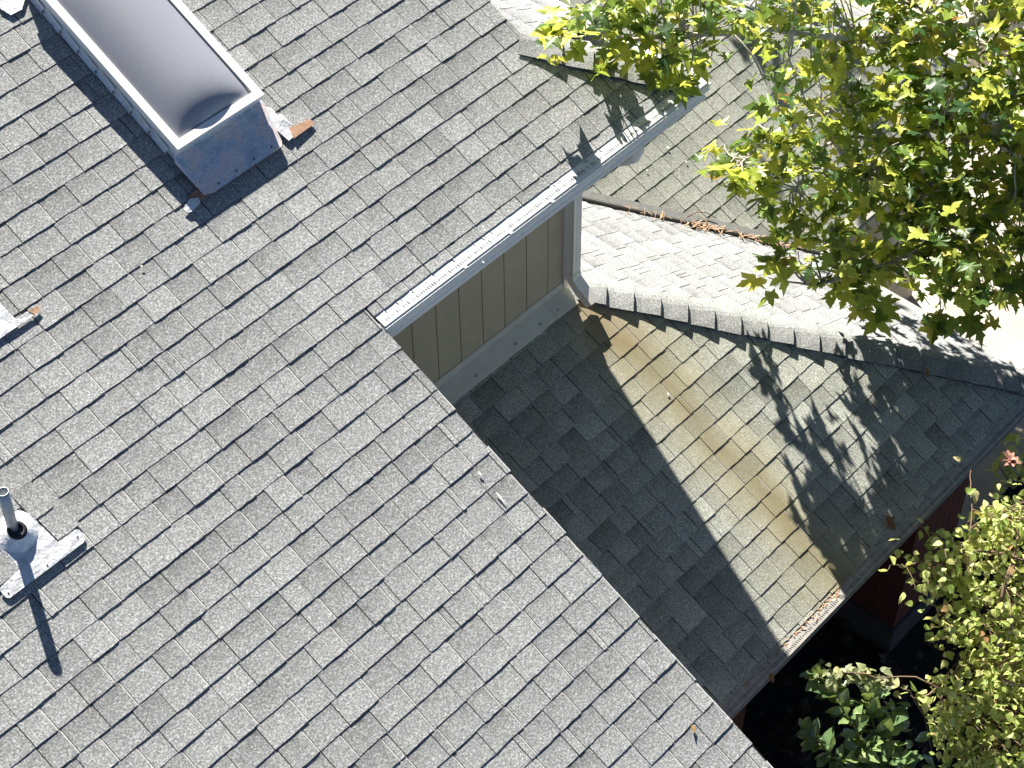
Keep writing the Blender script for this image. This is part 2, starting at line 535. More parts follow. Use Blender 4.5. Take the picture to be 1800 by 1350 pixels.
# --- main slope
def RA(v):
    y = -v * CP
    if y < EAVE_A - 1e-4: return 0.02
    return min(HIPA - y, 9) if y < HIPA - RAKE else RAKE


cA = []
k = -26
v_eave = -EAVE_A / CP
rr = random.Random(3)
while k <= 24:
    vb, vt = k * EXPO, (k - 1) * EXPO
    if vb <= v_eave:
        cA.append((vt, vb, lambda v: -3.7, RA))
    else:
        je = rr.uniform(-0.010, 0.007)
        cA.append((vt, vb, lambda v: -3.7, lambda v, je=je: 0.02 + je))
        if vt < v_eave:
            cA.append((vt, v_eave, lambda v: 0.022, lambda v: HIPA + v * CP))
    k += 1
slopeA = lay_shingles('main_roof_slope', FA, cA, MT['shA'], 11, limit=300, label='broad sunlit main slope of pale grey asphalt shingles')

# --- lower slope under the upper wall
cB = []
k = 1
while True:
    vb = 0.006 + k * EXPO
    vt = vb - EXPO
    cB.append((vt, min(vb, 2.607), lambda v: -0.35, lambda v: HIPB - YW + v * CP))
    if vb > 2.607: break
    k += 1
slopeB = lay_shingles('lower_roof_slope', FB, cB, MT['shB'], 12, limit=300, label='lower hipped slope, half in shade, with a tan water stain')

# --- bright slope past the hip
cC = []
v0 = (XR - 2.211) / CP
vE = (XC - 2.211) / CP
k = 0
while True:
    vt = v0 + k * EXPO
    vb = min(vt + EXPO, vE)
    cC.append((vt, vb, lambda v: HIPB - (2.211 + v * CP), lambda v: VAL - (2.211 + v * CP)))
    if vb >= vE: break
    k += 1
slopeC = lay_shingles('sunny_roof_slope', FC, cC, MT['shC'], 13, limit=300, label='glaring white sunlit slope between hip and valley')

# --- slope beyond the valley
cD = []
vD0, vD1 = (1.491 - 3.6) / CP, (1.491 - 0.277) / CP
k = 0
while True:
    vb = vD1 - k * EXPO
    vt = vb - EXPO
    cD.append((vt, vb, lambda v: max(VAL - (1.491 - v * CP) + 0.035, 2.1), lambda v: HIPD - (1.491 - v * CP)))
    if vt < vD0: break
    k += 1
slopeD = lay_shingles('far_roof_slope', FD, cD, MT['shD'], 14, limit=300, label='weathered grey slope beyond the valley, partly under the tree')

# --- small slope right of the upper hip
cE = []
vE0, vE1 = (RAKE - 0.12 - 2.84) / CP, (XE - 2.84) / CP
k = 0
while True:
    vb = vE1 - k * EXPO
    vt = vb - EXPO
    cE.append((vt, vb, lambda v: max(-v * CP, HIPA - RAKE), lambda v: 3.6))
    if vt < vE0: break
    k += 1
slopeE = lay_shingles('upper_end_slope', FE, cE, MT['shC'], 15, limit=120, label='narrow bright slope beside the upper hip')

# --- end slope of the far wing
cF = []
vF0, vF1 = 0.0, 0.0
xF1 = HIPD - 0.277
for k in range(22):
    vb = (xF1 - 7.4) / CP - k * EXPO
    cF.append((vb - EXPO, vb, lambda v: -v * CP, lambda v: 4.2))
lay_shingles('far_end_slope', FF, cF, MT['shC'], 16, limit=60)


# --- hip caps
def hip_caps(p0, p1, fa, fb, parent, seed, expo=0.193, width=0.128, skip=0):
    rnd = random.Random(seed)
    d = (p1 - p0)
    L = d.length
    d.normalize()
    nA_, nB_ = fa[3], fb[3]
    up = (nA_ + nB_).normalized()
    # the across vectors lie in each slope, at right angles to the hip
    sA = nA_.cross(d); sA = sA if sA.y < sB_sign(sA) else -sA
    sB = nB_.cross(d)
    cen = (nA_ - nB_)
    sA = nA_.cross(d).normalized()
    if sA.dot(up) > 0: sA = -sA
    sB = nB_.cross(d).normalized()
    if sB.dot(up) > 0: sB = -sB
    n = int(L / expo)
    for i in range(n + 1):
        a, b = i * expo - 0.06, (i + 1) * expo
        if a > L: break
        b = min(b, L + 0.02)
        q = MB()
        jit = rnd.uniform(-0.006, 0.006)
        rows = []
        for (t, h) in ((a, 0.003), ((a + b) / 2, 0.012), (b, 0.036)):
            row = []
            wv = width + jit + (0.006 if t == b else 0) + rnd.uniform(-0.003, 0.003)
            c = p0 + d * t
            row += [c + sA * wv + nA_ * (h * 0.8 + 0.012), c + sA * wv * 0.5 + nA_ * (h + 0.008), c + sA * 0.02 + up * (h + 0.006),
                    c + sB * 0.02 + up * (h + 0.006), c + sB * wv * 0.5 + nB_ * (h + 0.008), c + sB * wv + nB_ * (h * 0.8 + 0.006)]
            rows.append(row)
        vs, tv = [], []
        for r_, vv_ in zip(rows, (0.0, 0.6, 1.0)):
            vs += r_; tv += [vv_] * 6
        low = [pt - (nA_ if j < 3 else nB_) * 0.022 for j, pt in enumerate(rows[2])]
        vs += low; tv += [1.0] * 6
        lowm = [rows[0][0] - nA_ * 0.007, rows[1][0] - nA_ * 0.008, rows[2][0] - nA_ * 0.009]
        fs = []
        for r_ in range(2):
            for j in range(5):
                fs.append((r_ * 6 + j, r_ * 6 + j + 1, (r_ + 1) * 6 + j + 1, (r_ + 1) * 6 + j))
        for j in range(5): fs.append((12 + j, 12 + j + 1, 18 + j + 1, 18 + j))
        b0 = len(vs)
        vs += lowm; tv += [0.5] * 3
        fs += [(0, 6, b0 + 1, b0), (6, 12, b0 + 2, b0 + 1)]
        q.add(vs, fs, [0] * 10 + [1] * 7, tint=min(1, max(0, rnd.gauss(0.5, 0.25))), vv=tv)
        subpart(q.build('hip_cap', [MT['cap'], MT['edge']]), parent)


def sB_sign(s): return 0


hip_caps(Vector((2.16, HIPB - 2.16, 0.5 * (HIPB - 2.16 - YW) + ZB)), Vector((XC, EAVE_B, 0.5 * (EAVE_B - YW) + ZB)), FB, FC, slopeB, 21)
hip_caps(Vector((RAKE + 0.02, HIPA - RAKE - 0.02, 0.5 * (HIPA - RAKE - 0.02))), Vector((XE, EAVE_A, 0.5 * EAVE_A)), FA, FE, slopeA, 22)

# rust run on one hip cap: a smear of old nail rust
# --- valley
va, vb_ = Vector((2.35, VAL - 2.35, 0)), Vector((XC + 0.03, VAL - XC - 0.03, 0))
for q_ in (va, vb_): q_.z = -1.56 - 0.5 * (q_.x - 2.211)
vm = MB()
dv = (vb_ - va).normalized()
sD = FD[3].cross(dv).normalized()
if sD.dot(Z) < 0: sD = -sD
sC = nC.cross(dv).normalized()
if sC.dot(Z) < 0: sC = -sC
vm.add([va + sD * 0.09 + FD[3] * 0.004, va + FD[3] * 0.012 + nC * 0.004, vb_ + FD[3] * 0.012 + nC * 0.004, vb_ + sD * 0.09 + FD[3] * 0.004], [(0, 1, 2, 3)])
vm.add([va + sC * 0.012 + nC * 0.014, va + nC * 0.016 + FD[3] * 0.01, vb_ + nC * 0.016 + FD[3] * 0.01, vb_ + sC * 0.012 + nC * 0.014], [(0, 1, 2, 3)])
vm_o = hpart(vm.build('valley_flashing', MT['valley']))
# the upturned rib along the valley
rb = MB()
off = sD * 0.012
rb.add([va + off * -0.3 + Z * 0.004, va + off * -0.3 + Z * 0.034, va + off + Z * 0.034, va + off + Z * 0.004,
        vb_ + off * -0.3 + Z * 0.004, vb_ + off * -0.3 + Z * 0.034, vb_ + off + Z * 0.034, vb_ + off + Z * 0.004],
       [(0, 1, 5, 4), (1, 2, 6, 5), (2, 3, 7, 6), (0, 3, 2, 1), (4, 5, 6, 7)])
subpart(rb.build('rib', MT['valley']), vm_o)

# --- walls under the upper roof: grooved siding in vertical boards
wall = MB()
wall.box((-0.9, YW + 0.02, ZB - 1.6), (XR - 0.02, YW + 0.12, -0.02))
wall.box((XR - 0.12, YW + 0.121, -3.2), (XR - 0.02, 4.2, -0.02))
wallo = hpart(wall.build('upper_wall', MT['siding']))
wallo['label'] = 'shaded taupe siding wall under the long white gutter'
seams = [-0.70, -0.50, -0.30, -0.10, 0.095, 0.295, 0.495, 0.695, 0.897, 1.095, 1.294, 1.493, 1.697, 1.897, 2.035]
for a, b in zip(seams[:-1], seams[1:]):
    q = MB()
    e = 0.004
    z0, z1 = ZB + 0.05, -0.045
    x0, x1 = a + e, b - e
    q.add([(x0, YW, z0), (x1, YW, z0), (x1, YW, z1), (x0, YW, z1), (x0 - 0.003, YW + 0.02, z0), (x1 + 0.003, YW + 0.02, z0), (x1 + 0.003, YW + 0.02, z1), (x0 - 0.003, YW + 0.02, z1)],
          [(0, 1, 2, 3), (0, 4, 5, 1), (1, 5, 6, 2), (2, 6, 7, 3), (3, 7, 4, 0)])
    subpart(q.build('siding_board', MT['siding']), wallo)
q = MB()
q.box((2.036, YW - 0.018, ZB + 0.03), (XR + 0.012, YW + 0.02, -0.047))
q.box((XR - 0.02, YW + 0.021, ZB - 0.1), (XR + 0.012, YW + 0.09, -0.047))
subpart(q.build('corner_trim', MT['wtrim']), wallo)
# base flashing: upstand and roof leg
q = MB()
q.add([(-0.6, YW - 0.004, ZB + 0.085), (XR - 0.02, YW - 0.004, ZB + 0.085), (XR - 0.02, YW - 0.012, ZB + 0.035), (-0.6, YW - 0.012, ZB + 0.035),
       (XR - 0.02, YW - 0.115, ZB - 0.042), (-0.6, YW - 0.115, ZB - 0.042), (XR - 0.02, YW - 0.117, ZB - 0.056), (-0.6, YW - 0.117, ZB - 0.056)],
      [(0, 3, 2, 1), (3, 5, 4, 2), (5, 7, 6, 4)])
fl = hpart(q.build('base_flashing', MT['flash']))
for x in (0.35, 0.75, 1.13, 1.50, 1.73, 1.90):
    q = MB()
    c = Vector((x, YW - 0.085, ZB - 0.017))
    q.tube([c, c + FA[3] * 0.005], 0.011, 7)
    subpart(q.build('screw', MT['sealant']), fl)
q = MB()   # patched end piece of the flashing by the corner
q.plate([Vector((1.86, YW - 0.125, ZB - 0.045)), Vector((2.06, YW - 0.125, ZB - 0.045)), Vector((2.06, YW - 0.013, ZB + 0.03)), Vector((1.86, YW - 0.013, ZB + 0.03))], FA[3], 0.004)
subpart(q.build('end_flap', MT['flash']), fl)

# gable wall, soffit and fascias
q = MB()
q.add([(-0.22, YW, -3.2), (-0.22, -2.9, -5.1), (-0.22, -2.9, -1.53), (-0.22, YW, YW * 0.5 - 0.08), (-0.22, YW, -5.1)], [(4, 1, 2, 3)])
hpart(q.build('gable_wall', MT['siding']))
q = MB()
q.box((0.03, EAVE_A + 0.01, -0.062), (XE - 0.02, YW + 0.0, -0.045))
q.box((XR + 0.012, YW, -0.062), (XE - 0.02, 4.2, -0.045))
hpart(q.build('soffit', MT['soffit']))
q = MB()
q.box((0.03, EAVE_A + 0.004, -0.06), (XE - 0.004, EAVE_A + 0.028, 0.075))
q.box((XE - 0.028, EAVE_A + 0.029, -0.06), (XE - 0.004, 4.2, 0.075))
hpart(q.build('fascia', MT['wtrim']))
# rake board and metal edge along the open side of the main slope
q = MB()
o_, u_, v_, n_ = FA
q.frame_box(o_, u_, v_, n_, -0.02, 0.012, v_eave + 0.03, 3.42, -0.15, -0.016)
hpart(q.build('rake_board', MT['wtrim']))
q = MB()
q.frame_box(o_, u_, v_, n_, -0.03, 0.024, v_eave + 0.03, 3.42, -0.0145, -0.006)
hpart(q.build('rake_edge_metal', MT['rubber']))
# gable overhang wall above the small end slope
q = MB()
q.add([(RAKE - 0.10, HIPA - RAKE - 0.1, 0.3), (RAKE - 0.10, 4.0, 0.3), (RAKE - 0.10, 4.0, 1.98), (RAKE - 0.10, HIPA - RAKE - 0.1, 0.4)], [(0, 1, 2, 3)])
hpart(q.build('gablet_wall', MT['siding']))

# --- gutters
PROF = [(-0.02, -0.020), (-0.02, -0.145), (0.072, -0.152), (0.073, -0.128), (0.064, -0.120), (0.068, -0.104), (0.082, -0.088), (0.085, -0.074), (0.078, -0.060), (0.088, -0.052), (0.088, -0.034), (0.076, -0.034), (0.076, -0.040)]


PROF2 = [(-0.02, -0.020), (-0.02, -0.145), (0.040, -0.145), (0.042, -0.122), (0.050, -0.100), (0.068, -0.080), (0.078, -0.066), (0.080, -0.054), (0.088, -0.050), (0.088, -0.034), (0.076, -0.034), (0.076, -0.040)]


def gutter(name, p0, t, out, L, ms, me, slots=True, seed=1, caps=(True, False), label=None, litter=False, PROF=PROF, mats=('white', 'guard')):
    rnd = random.Random(seed)
    q = MB()
    P = lambda s, d, h: p0 + t * s + out * d + Z * h
    n = len(PROF)
    ns = max(2, int(L / 0.5))
    rows = []
    for i in range(ns + 1):
        for d, h in PROF:
            a = ms * d + (L + me * d - ms * d) * i / ns
            rows.append(P(a, d, h))
    fs = [(i * n + j, i * n + j + 1, (i + 1) * n + j + 1, (i + 1) * n + j) for i in range(ns) for j in range(n - 1)]
    q.add(rows, fs)
    g_ = hpart(q.build(name, MT[mats[0]]))
    if label: g_['label'] = label
    # perforated guard in lengths of 1.2 m
    s = 0.0
    slot = MB()
    while s < L - 0.01:
        e = min(L, s + 1.22)
        a = MB()
        lift = rnd.uniform(0, 0.004)
        s0 = s + 0.002
        a0, b0 = (s0 + (ms * -0.004 if s == 0 else 0), s0 + (ms * 0.075 if s == 0 else 0))
        a1, b1 = (e + (me * -0.004 if e == L else 0), e + (me * 0.075 if e == L else 0))
        a.add([P(a0, -0.004, -0.001), P(b0, 0.077, -0.024 + lift), P(b1, 0.077, -0.024 + lift), P(a1, -0.004, -0.001),
               P(a0, -0.004, -0.005), P(b0, 0.077, -0.034), P(b1, 0.077, -0.034), P(a1, -0.004, -0.005)],
              [(0, 1, 2, 3), (1, 5, 6, 2), (0, 4, 5, 1), (2, 6, 7, 3)])
        subpart(a.build('gutter_guard', MT[mats[1]]), g_)
        s = e
    if slots:
        x = 0.015
        hh = lambda d: -0.001 + (d + 0.004) / 0.081 * (-0.021) + 0.0014
        while x < L - 0.02:
            for d0, ln in ((0.052, 0.020), (0.020, 0.016)):
                if rnd.random() < (0.93 if d0 > 0.04 else 0.10):
                    ln2 = ln * rnd.uniform(0.6, 1.15)
                    wd = rnd.uniform(0.0022, 0.0042)
                    pts = [P(x, d0 - ln2 / 2, hh(d0 - ln2 / 2)), P(x + wd, d0 - ln2 / 2, hh(d0 - ln2 / 2)), P(x + wd + 0.006, d0 + ln2 / 2, hh(d0 + ln2 / 2)), P(x + 0.006, d0 + ln2 / 2, hh(d0 + ln2 / 2))]
                    slot.plate(pts, Z, 0.0012)
            x += 0.0165
        so_ = subpart(slot.build('guard_slots', MT['slot']), g_)
        tag(so_, kind='stuff')
    for c, flag in ((0, caps[0]), (1, caps[1])):
        if flag:
            a = MB()
            ss = -0.003 if c == 0 else L + 0.003
            a.plate([P(ss, d, h) for d, h in PROF[:-1]], t, 0.003)
            subpart(a.build('end_cap', MT['white']), g_)
    return g_


ZA = 0.5 * EAVE_A
gA = gutter('upper_gutter', Vector((0.025, EAVE_A, ZA)), X, -Y, XE - 0.025, 0, 1, seed=31, label='long white gutter with perforated guard above the siding wall')
gE = gutter('upper_end_gutter', Vector((XE, EAVE_A, ZA)), Y, X, 3.6, -1, 0, seed=32, slots=False, caps=(False, True))
ZBv = 0.5 * (EAVE_B - YW) + ZB
gB = gutter('lower_gutter', Vector((-0.35, EAVE_B, ZBv)), X, -Y, XC + 0.35, 0, 1, seed=33, PROF=PROF2, mats=('dirtymetal', 'dirtyguard'), label='littered gutter along the lower eave')
gC = gutter('wing_gutter', Vector((XC, EAVE_B, ZBv)), Y, X, (VAL - XC) - EAVE_B, -1, 0, seed=34, PROF=PROF2, mats=('dirtymetal', 'dirtyguard'), slots=False, caps=(False, False))
gD = gutter('far_gutter', Vector((XC + 0.1, 0.277, ZBv)), X, -Y, HIPD - 0.277 - XC - 0.1, 0, 1, seed=35, PROF=PROF2, mats=('dirtymetal', 'dirtyguard'), slots=False, caps=(False, False))

# lifted spots of the upper guard and clamp clips on the lip
for x in (0.62, 0.98, 1.32):
    q = MB()
    q.box((x, EAVE_A - 0.092, ZA - 0.036), (x + 0.018, EAVE_A - 0.072, ZA - 0.024))
    subpart(q.build('clip', MT['guard']), gA)

# --- downspout at the corner with kick-out shoe
ds = empty('downspout', (0, 0, 0))
hpart(ds)
ds['label'] = 'white downspout at the corner of the siding wall'
xd0, xd1, yd0, yd1 = 2.045, 2.118, YW - 0.085, YW - 0.020
q = MB()
ztop, zlow = -0.062, ZB + 0.16
nseg = 1
# ribbed rectangular pipe
prof = []
for side in range(4):
    (ax, ay), (bx, by) = [((xd0, yd0), (xd1, yd0)), ((xd1, yd0), (xd1, yd1)), ((xd1, yd1), (xd0, yd1)), ((xd0, yd1), (xd0, yd0))][side]
    for i in range(6):
        t = i / 6
        dep = 0.004 if i in (2, 4) else 0.0
        nxn, nyn = (by - ay), -(bx - ax)
        ln = math.hypot(nxn, nyn)
        prof.append((ax + (bx - ax) * t - nxn / ln * dep, ay + (by - ay) * t - nyn / ln * dep))
kq = len(prof)
q.add([(a, b, ztop) for a, b in prof] + [(a, b, zlow) for a, b in prof], [(i, kq + i, kq + (i + 1) % kq, (i + 1) % kq) for i in range(kq)])
subpart(q.build('pipe', MT['white']), ds)
q = MB()


def rect(c, ax, ay, w_, h_): return [c - ax * w_ - ay * h_, c + ax * w_ - ay * h_, c + ax * w_ + ay * h_, c - ax * w_ + ay * h_]


cx = (xd0 + xd1) / 2
cy = (yd0 + yd1) / 2
path = [(Vector((cx, cy, zlow + 0.02)), Vector((0, 0, -1))), (Vector((cx, cy - 0.005, zlow - 0.03)), Vector((0.05, -0.35, -1))), (Vector((cx + 0.012, cy - 0.07, zlow - 0.115)), Vector((0.06, -0.75, -0.8))), (Vector((cx + 0.022, cy - 0.155, zlow - 0.185)), Vector((0.06, -0.8, -0.66)))]
vs = []
for c, t in path:
    t = t.normalized()
    ax = X
    ay = t.cross(ax).normalized()
    vs += rect(c, ax, ay, 0.039, 0.035)
fs = [(i * 4 + j, i * 4 + (j + 1) % 4, (i + 1) * 4 + (j + 1) % 4, (i + 1) * 4 + j) for i in range(3) for j in range(4)]
q.add(vs, fs)
sh = subpart(q.build('shoe', MT['white']), ds)
md = sh.modifiers.new('solid', 'SOLIDIFY'); md.thickness = 0.003
q = MB()
for zz in (-0.35, -1.0):
    q.box((xd0 - 0.006, yd0 - 0.003, zz), (xd1 + 0.006, yd1 + 0.001, zz + 0.025))
# outlet elbow under the gutter, running back to the wall
q = MB()
pts = [(Vector((2.125, EAVE_A - 0.03, -0.05)), Vector((0, 0, -1))), (Vector((2.125, EAVE_A - 0.03, -0.095)), Vector((0, 0, -1))), (Vector((2.12, EAVE_A - 0.012, -0.150)), Vector((0, 0.45, -0.85))), (Vector((2.115, EAVE_A + 0.03, -0.19)), Vector((0, 0.8, -0.5))), (Vector((2.10, EAVE_A + 0.22, -0.30)), Vector((0, 0.85, -0.5))), (Vector((2.085, YW - 0.05, -0.44)), Vector((0, 0.85, -0.5)))]
vs = []
for c, t in pts:
    t = t.normalized()
    ax = t.cross(Vector((0.8, 0.6, 0.1))).normalized()
    ay = t.cross(ax).normalized()
    vs += [c + (ax * math.cos(a) + ay * math.sin(a)) * 0.047 for a in [2 * math.pi * j / 12 for j in range(12)]]
q.add(vs, [(i * 12 + j, i * 12 + (j + 1) % 12, (i + 1) * 12 + (j + 1) % 12, (i + 1) * 12 + j) for i in range(len(pts) - 1) for j in range(12)])
subpart(q.build('outlet_elbow', MT['white'], smooth=True), ds)

# --- lower walls in red-brown boards (seen under the eave)
WY = -1.40                          # front wall plane of the wing
wx0, wx1 = 3.36, 4.16
cor = on(1560, 1145, Z, (0, 0, GZ))
wx0, WY = cor.x, cor.y
wx1 = XC - 0.30
lw = MB()
lw.box((wx0 + 0.02, WY + 0.02, GZ), (wx1, WY + 2.6, -2.78))
lwo = hpart(lw.build('wing_wall', MT['redwall']))
lwo['label'] = 'dark red boarded wall of the wing under the lower eave'
x = wx0
rb_ = random.Random(5)
while x < wx1 - 0.02:
    e = min(x + 0.10, wx1)
    q = MB(); q.box((x + 0.003, WY, GZ + 0.32), (e - 0.003, WY + 0.019, -2.79))
    subpart(q.build('wall_board', MT['redwall']), lwo)
    x = e
y = WY
while y < WY + 2.0:
    e = y + 0.20
    q = MB(); q.box((wx0, y + 0.022, GZ + 0.32), (wx0 + 0.019, e + 0.016, -2.79))
    subpart(q.build('wall_board', MT['redwall']), lwo)
    y = e
q = MB()
q.box((wx0 - 0.02, WY - 0.02, GZ - 0.1), (wx1 + 0.02, WY + 2.6, GZ + 0.31))
subpart(q.build('footing', MT['footing']), lwo)
q = MB()
q.box((wx0 - 0.016, WY + 0.02, GZ + 1.5), (wx0 - 0.001, WY + 2.0, GZ + 1.58))
subpart(q.build('rail', MT['redwall']), lwo)
# entry back wall and the return wall on the left
q = MB()
q.box((-0.2, WY + 2.0, GZ), (wx0 + 0.02, WY + 2.1, -2.2))
hpart(q.build('entry_wall', MT['redwall']))
pc = on(1307, 1270, -Y, (0, EAVE_B + 0.12, 0))
q = MB()
q.box((-0.21, EAVE_B + 0.12, GZ), (pc.x, EAVE_B + 0.22, -2.78))
hpart(q.build('return_wall', MT['redwall']))
q = MB()
q.box((-0.2, EAVE_B + 0.03, -2.86), (XC - 0.03, EAVE_B + 0.05, -2.72))
q.box((-0.2, EAVE_B + 0.051, -2.84), (XC - 0.05, -0.7, -2.82))
q.box((XC - 0.05, EAVE_B + 0.03, -2.86), (XC - 0.03, VAL - XC, -2.72))
hpart(q.build('lower_fascia', MT['wtrim']))
# body of the far wing
q = MB()
q.box((XC - 0.3, 0.55, GZ), (HIPD - 0.277 - 0.35, 4.0, -2.75))
q.box((2.2, YW + 0.2, GZ), (XC - 0.3, 4.0, -2.75))
hpart(q.build('far_wing_wall', MT['siding']))

# --- skylight
sk = hpart(empty('skylight'))
sk['label'] = 'long curb-mounted skylight with smoked dome and white frame'
oA, uA, vA, nAv = FA
sx0, sx1 = -0.245, 0.332
sv1 = -1.512                      # lower (front) end along the slope
sv0 = sv1 - 1.24
hc = 0.105
q = MB()
for (u0, u1, a0, a1) in ((sx0, sx1, sv1 - 0.03, sv1), (sx0, sx1, sv0, sv0 + 0.03), (sx0, sx0 + 0.03, sv0 + 0.031, sv1 - 0.031), (sx1 - 0.03, sx1, sv0 + 0.031, sv1 - 0.031)):
    q.frame_box(oA, uA, vA, nAv, u0, u1, a0, a1, 0.0, hc)
subpart(q.build('curb', MT['curb']), sk)
q = MB()
fo = 0.012
for (u0, u1, a0, a1) in ((sx0 - fo, sx1 + fo, sv1 - 0.035, sv1 + fo), (sx0 - fo, sx1 + fo, sv0 - fo, sv0 + 0.035), (sx0 - fo, sx0 + 0.035, sv0 + 0.0352, sv1 - 0.0352), (sx1 - 0.035, sx1 + fo, sv0 + 0.0352, sv1 - 0.0352)):
    q.frame_box(oA, uA, vA, nAv, u0, u1, a0, a1, hc + 0.001, hc + 0.032)
subpart(q.build('frame', MT['frame']), sk)
q = MB()   # lower skirt of the frame, set a little back
for (u0, u1, a0, a1) in ((sx0 - 0.004, sx1 + 0.004, sv1 + 0.0005, sv1 + 0.004), (sx0 - 0.004, sx0 - 0.0005, sv0, sv1), (sx1 + 0.0005, sx1 + 0.004, sv0, sv1)):
    q.frame_box(oA, uA, vA, nAv, u0, u1, a0, a1, 0.05, hc - 0.001)
subpart(q.build('skirt', MT['curb']), sk)
q = MB()
nu, nv = 24, 36
vs = []
for j in range(nv + 1):
    for i in range(nu + 1):
        a, b = i / nu, j / nv
        hh = 0.088 * (1 - abs(2 * a - 1) ** 2.0) * (1 - abs(2 * b - 1) ** 7) ** 0.8
        vs.append(oA + uA * (sx0 + 0.03 + (sx1 - sx0 - 0.06) * a) + vA * (sv0 + 0.03 + (sv1 - sv0 - 0.06) * b) + nAv * (hc + 0.012 + hh))
q.add(vs, [(j * (nu + 1) + i, (j + 1) * (nu + 1) + i, (j + 1) * (nu + 1) + i + 1, j * (nu + 1) + i + 1) for j in range(nv) for i in range(nu)])
subpart(q.build('dome', MT['dome'], smooth=True), sk)


def AP(u, v, h): return oA + uA * u + vA * v + nAv * h


q = MB()   # front apron, its free edge lifted off the shingles
ap = [(sx0 - 0.018, sv1 + 0.003, 0.058), (sx1 + 0.018, sv1 + 0.003, 0.058), (sx1 + 0.022, sv1 + 0.02, 0.045), (0.285, -1.262, 0.040), (0.262, -1.240, 0.040), (-0.215, -1.238, 0.032), (-0.265, -1.255, 0.032), (sx0 - 0.030, sv1 + 0.03, 0.040)]
q.plate([AP(*a) for a in ap], nAv, 0.003)
subpart(q.build('apron', MT['apron']), sk)
q = MB()
for i in range(4):
    c = AP(-0.16 + i * 0.125, -1.262 - 0.002 * i, 0.038 + 0.001 * i)
    q = MB(); q.tube([c, c + nAv * 0.004], 0.0065, 6)
    subpart(q.build('nail', MT['screw']), sk)
# step flashings: one bent piece per course on each side
k0 = int(sv0 / EXPO) - 1
for k in range(k0, int(sv1 / EXPO) + 1):
    vb = k * EXPO + 0.02
    if vb - 0.15 < sv0 - 0.05 or vb > sv1 + 0.02: continue
    for sgn, ux in ((-1, sx0), (1, sx1)):
        q = MB()
        w_ = 0.018
        a, b, c, d = AP(ux + sgn * 0.004, vb - 0.145, 0.07), AP(ux + sgn * 0.014, vb, 0.066), AP(ux + sgn * 0.016, vb - 0.012, 0.014), AP(ux + sgn * 0.005, vb - 0.145, 0.012)
        e, f_ = AP(ux + sgn * (w_ + 0.006), vb + 0.004, 0.014), AP(ux + sgn * w_, vb - 0.145, 0.012)
        q.add([a, b, c, d, e, f_], [(0, 1, 2, 3), (3, 2, 4, 5)])
        so_ = subpart(q.build('step_flashing', MT['curb']), sk)
        md = so_.modifiers.new('solid', 'SOLIDIFY'); md.thickness = 0.002
q = MB()   # crumpled bright flashing at the right foot of the curb
rf = [(0.35, -1.50, 0.014), (0.385, -1.455, 0.014), (0.378, -1.405, 0.024), (0.408, -1.40, 0.016), (0.415, -1.31, 0.014), (0.43, -1.262, 0.014), (0.33, -1.25, 0.018), (0.31, -1.38, 0.02)]
q.plate([AP(*a) for a in rf], nAv, 0.003)
subpart(q.build('side_flashing', MT['alum']), sk)
q = MB()
q.plate([AP(0.385, -1.31, 0.0175), AP(0.43, -1.298, 0.0175), AP(0.512, -1.290, 0.013), AP(0.522, -1.28, 0.013), AP(0.52, -1.252, 0.013), AP(0.36, -1.244, 0.0215)], nAv, 0.003)
subpart(q.build('rusty_tab', MT['rust']), sk)
q = MB()
q.plate([AP(-0.40, -1.262, 0.016), AP(-0.335, -1.285, 0.022), AP(-0.295, -1.262, 0.024), AP(-0.305, -1.235, 0.022), AP(-0.37, -1.222, 0.018), AP(-0.395, -1.228, 0.016)], nAv, 0.003)
subpart(q.build('folded_tab', MT['alum']), sk)
q = MB()
q.plate([AP(-0.33, -1.30, 0.014), AP(-0.25, -1.31, 0.014), AP(-0.21, -1.25, 0.014), AP(-0.30, -1.245, 0.014)], nAv, 0.003)
subpart(q.build('rust_patch', MT['rust']), sk)
q = MB()
q.plate([AP(-0.43, -2.70, 0.016), AP(-0.407, -2.633, 0.016), AP(-0.337, -2.63, 0.016), AP(-0.262, -2.69, 0.016), AP(-0.262, -2.80, 0.016), AP(-0.40, -2.80, 0.016)], nAv, 0.003)
subpart(q.build('head_flashing', MT['alum']), sk)
q = MB()
q.plate([AP(sx1 + 0.02, -1.945, 0.018), AP(sx1 + 0.055, -1.950, 0.014), AP(sx1 + 0.058, -1.935, 0.014), AP(sx1 + 0.01, -1.925, 0.018)], nAv, 0.003)
subpart(q.build('flashing_tip', MT['alum']), sk)

# --- vent pipe with flashing
vp = hpart(empty('vent_pipe'))
vp['label'] = 'short galvanised plumbing vent with bright metal flashing'
pb = Vector((-2.1437, 0.3755, 0.1878))
r0 = 0.0275
q = MB()
lean = Vector((0.035, -0.015, 1))
pts = [pb + lean * z for z in (0.0, 0.12, 0.30)]
ring = []
seg = 20
for c in pts:
    ring += [c + Vector((math.cos(2 * math.pi * j / seg), math.sin(2 * math.pi * j / seg), 0)) * r0 for j in range(seg)]
for c in (pts[2], pts[1]):
    ring += [c + Vector((math.cos(2 * math.pi * j / seg), math.sin(2 * math.pi * j / seg), 0)) * (r0 - 0.004) for j in range(seg)]
fs = [(i * seg + j, i * seg + (j + 1) % seg, (i + 1) * seg + (j + 1) % seg, (i + 1) * seg + j) for i in (0, 1, 2, 3) for j in range(seg)]
q.add(ring, fs)
subpart(q.build('pipe', MT['galv'], smooth=True), vp)
q = MB()
c = pts[1]
q.add([c + Vector((math.cos(2 * math.pi * j / seg), math.sin(2 * math.pi * j / seg), 0)) * (r0 - 0.004) for j in range(seg)], [tuple(range(seg))])
subpart(q.build('pipe_inside', MT['slot']), vp)
q = MB()   # rubber collar
rr_ = []
bu, bv = pb.x, -pb.y / CP
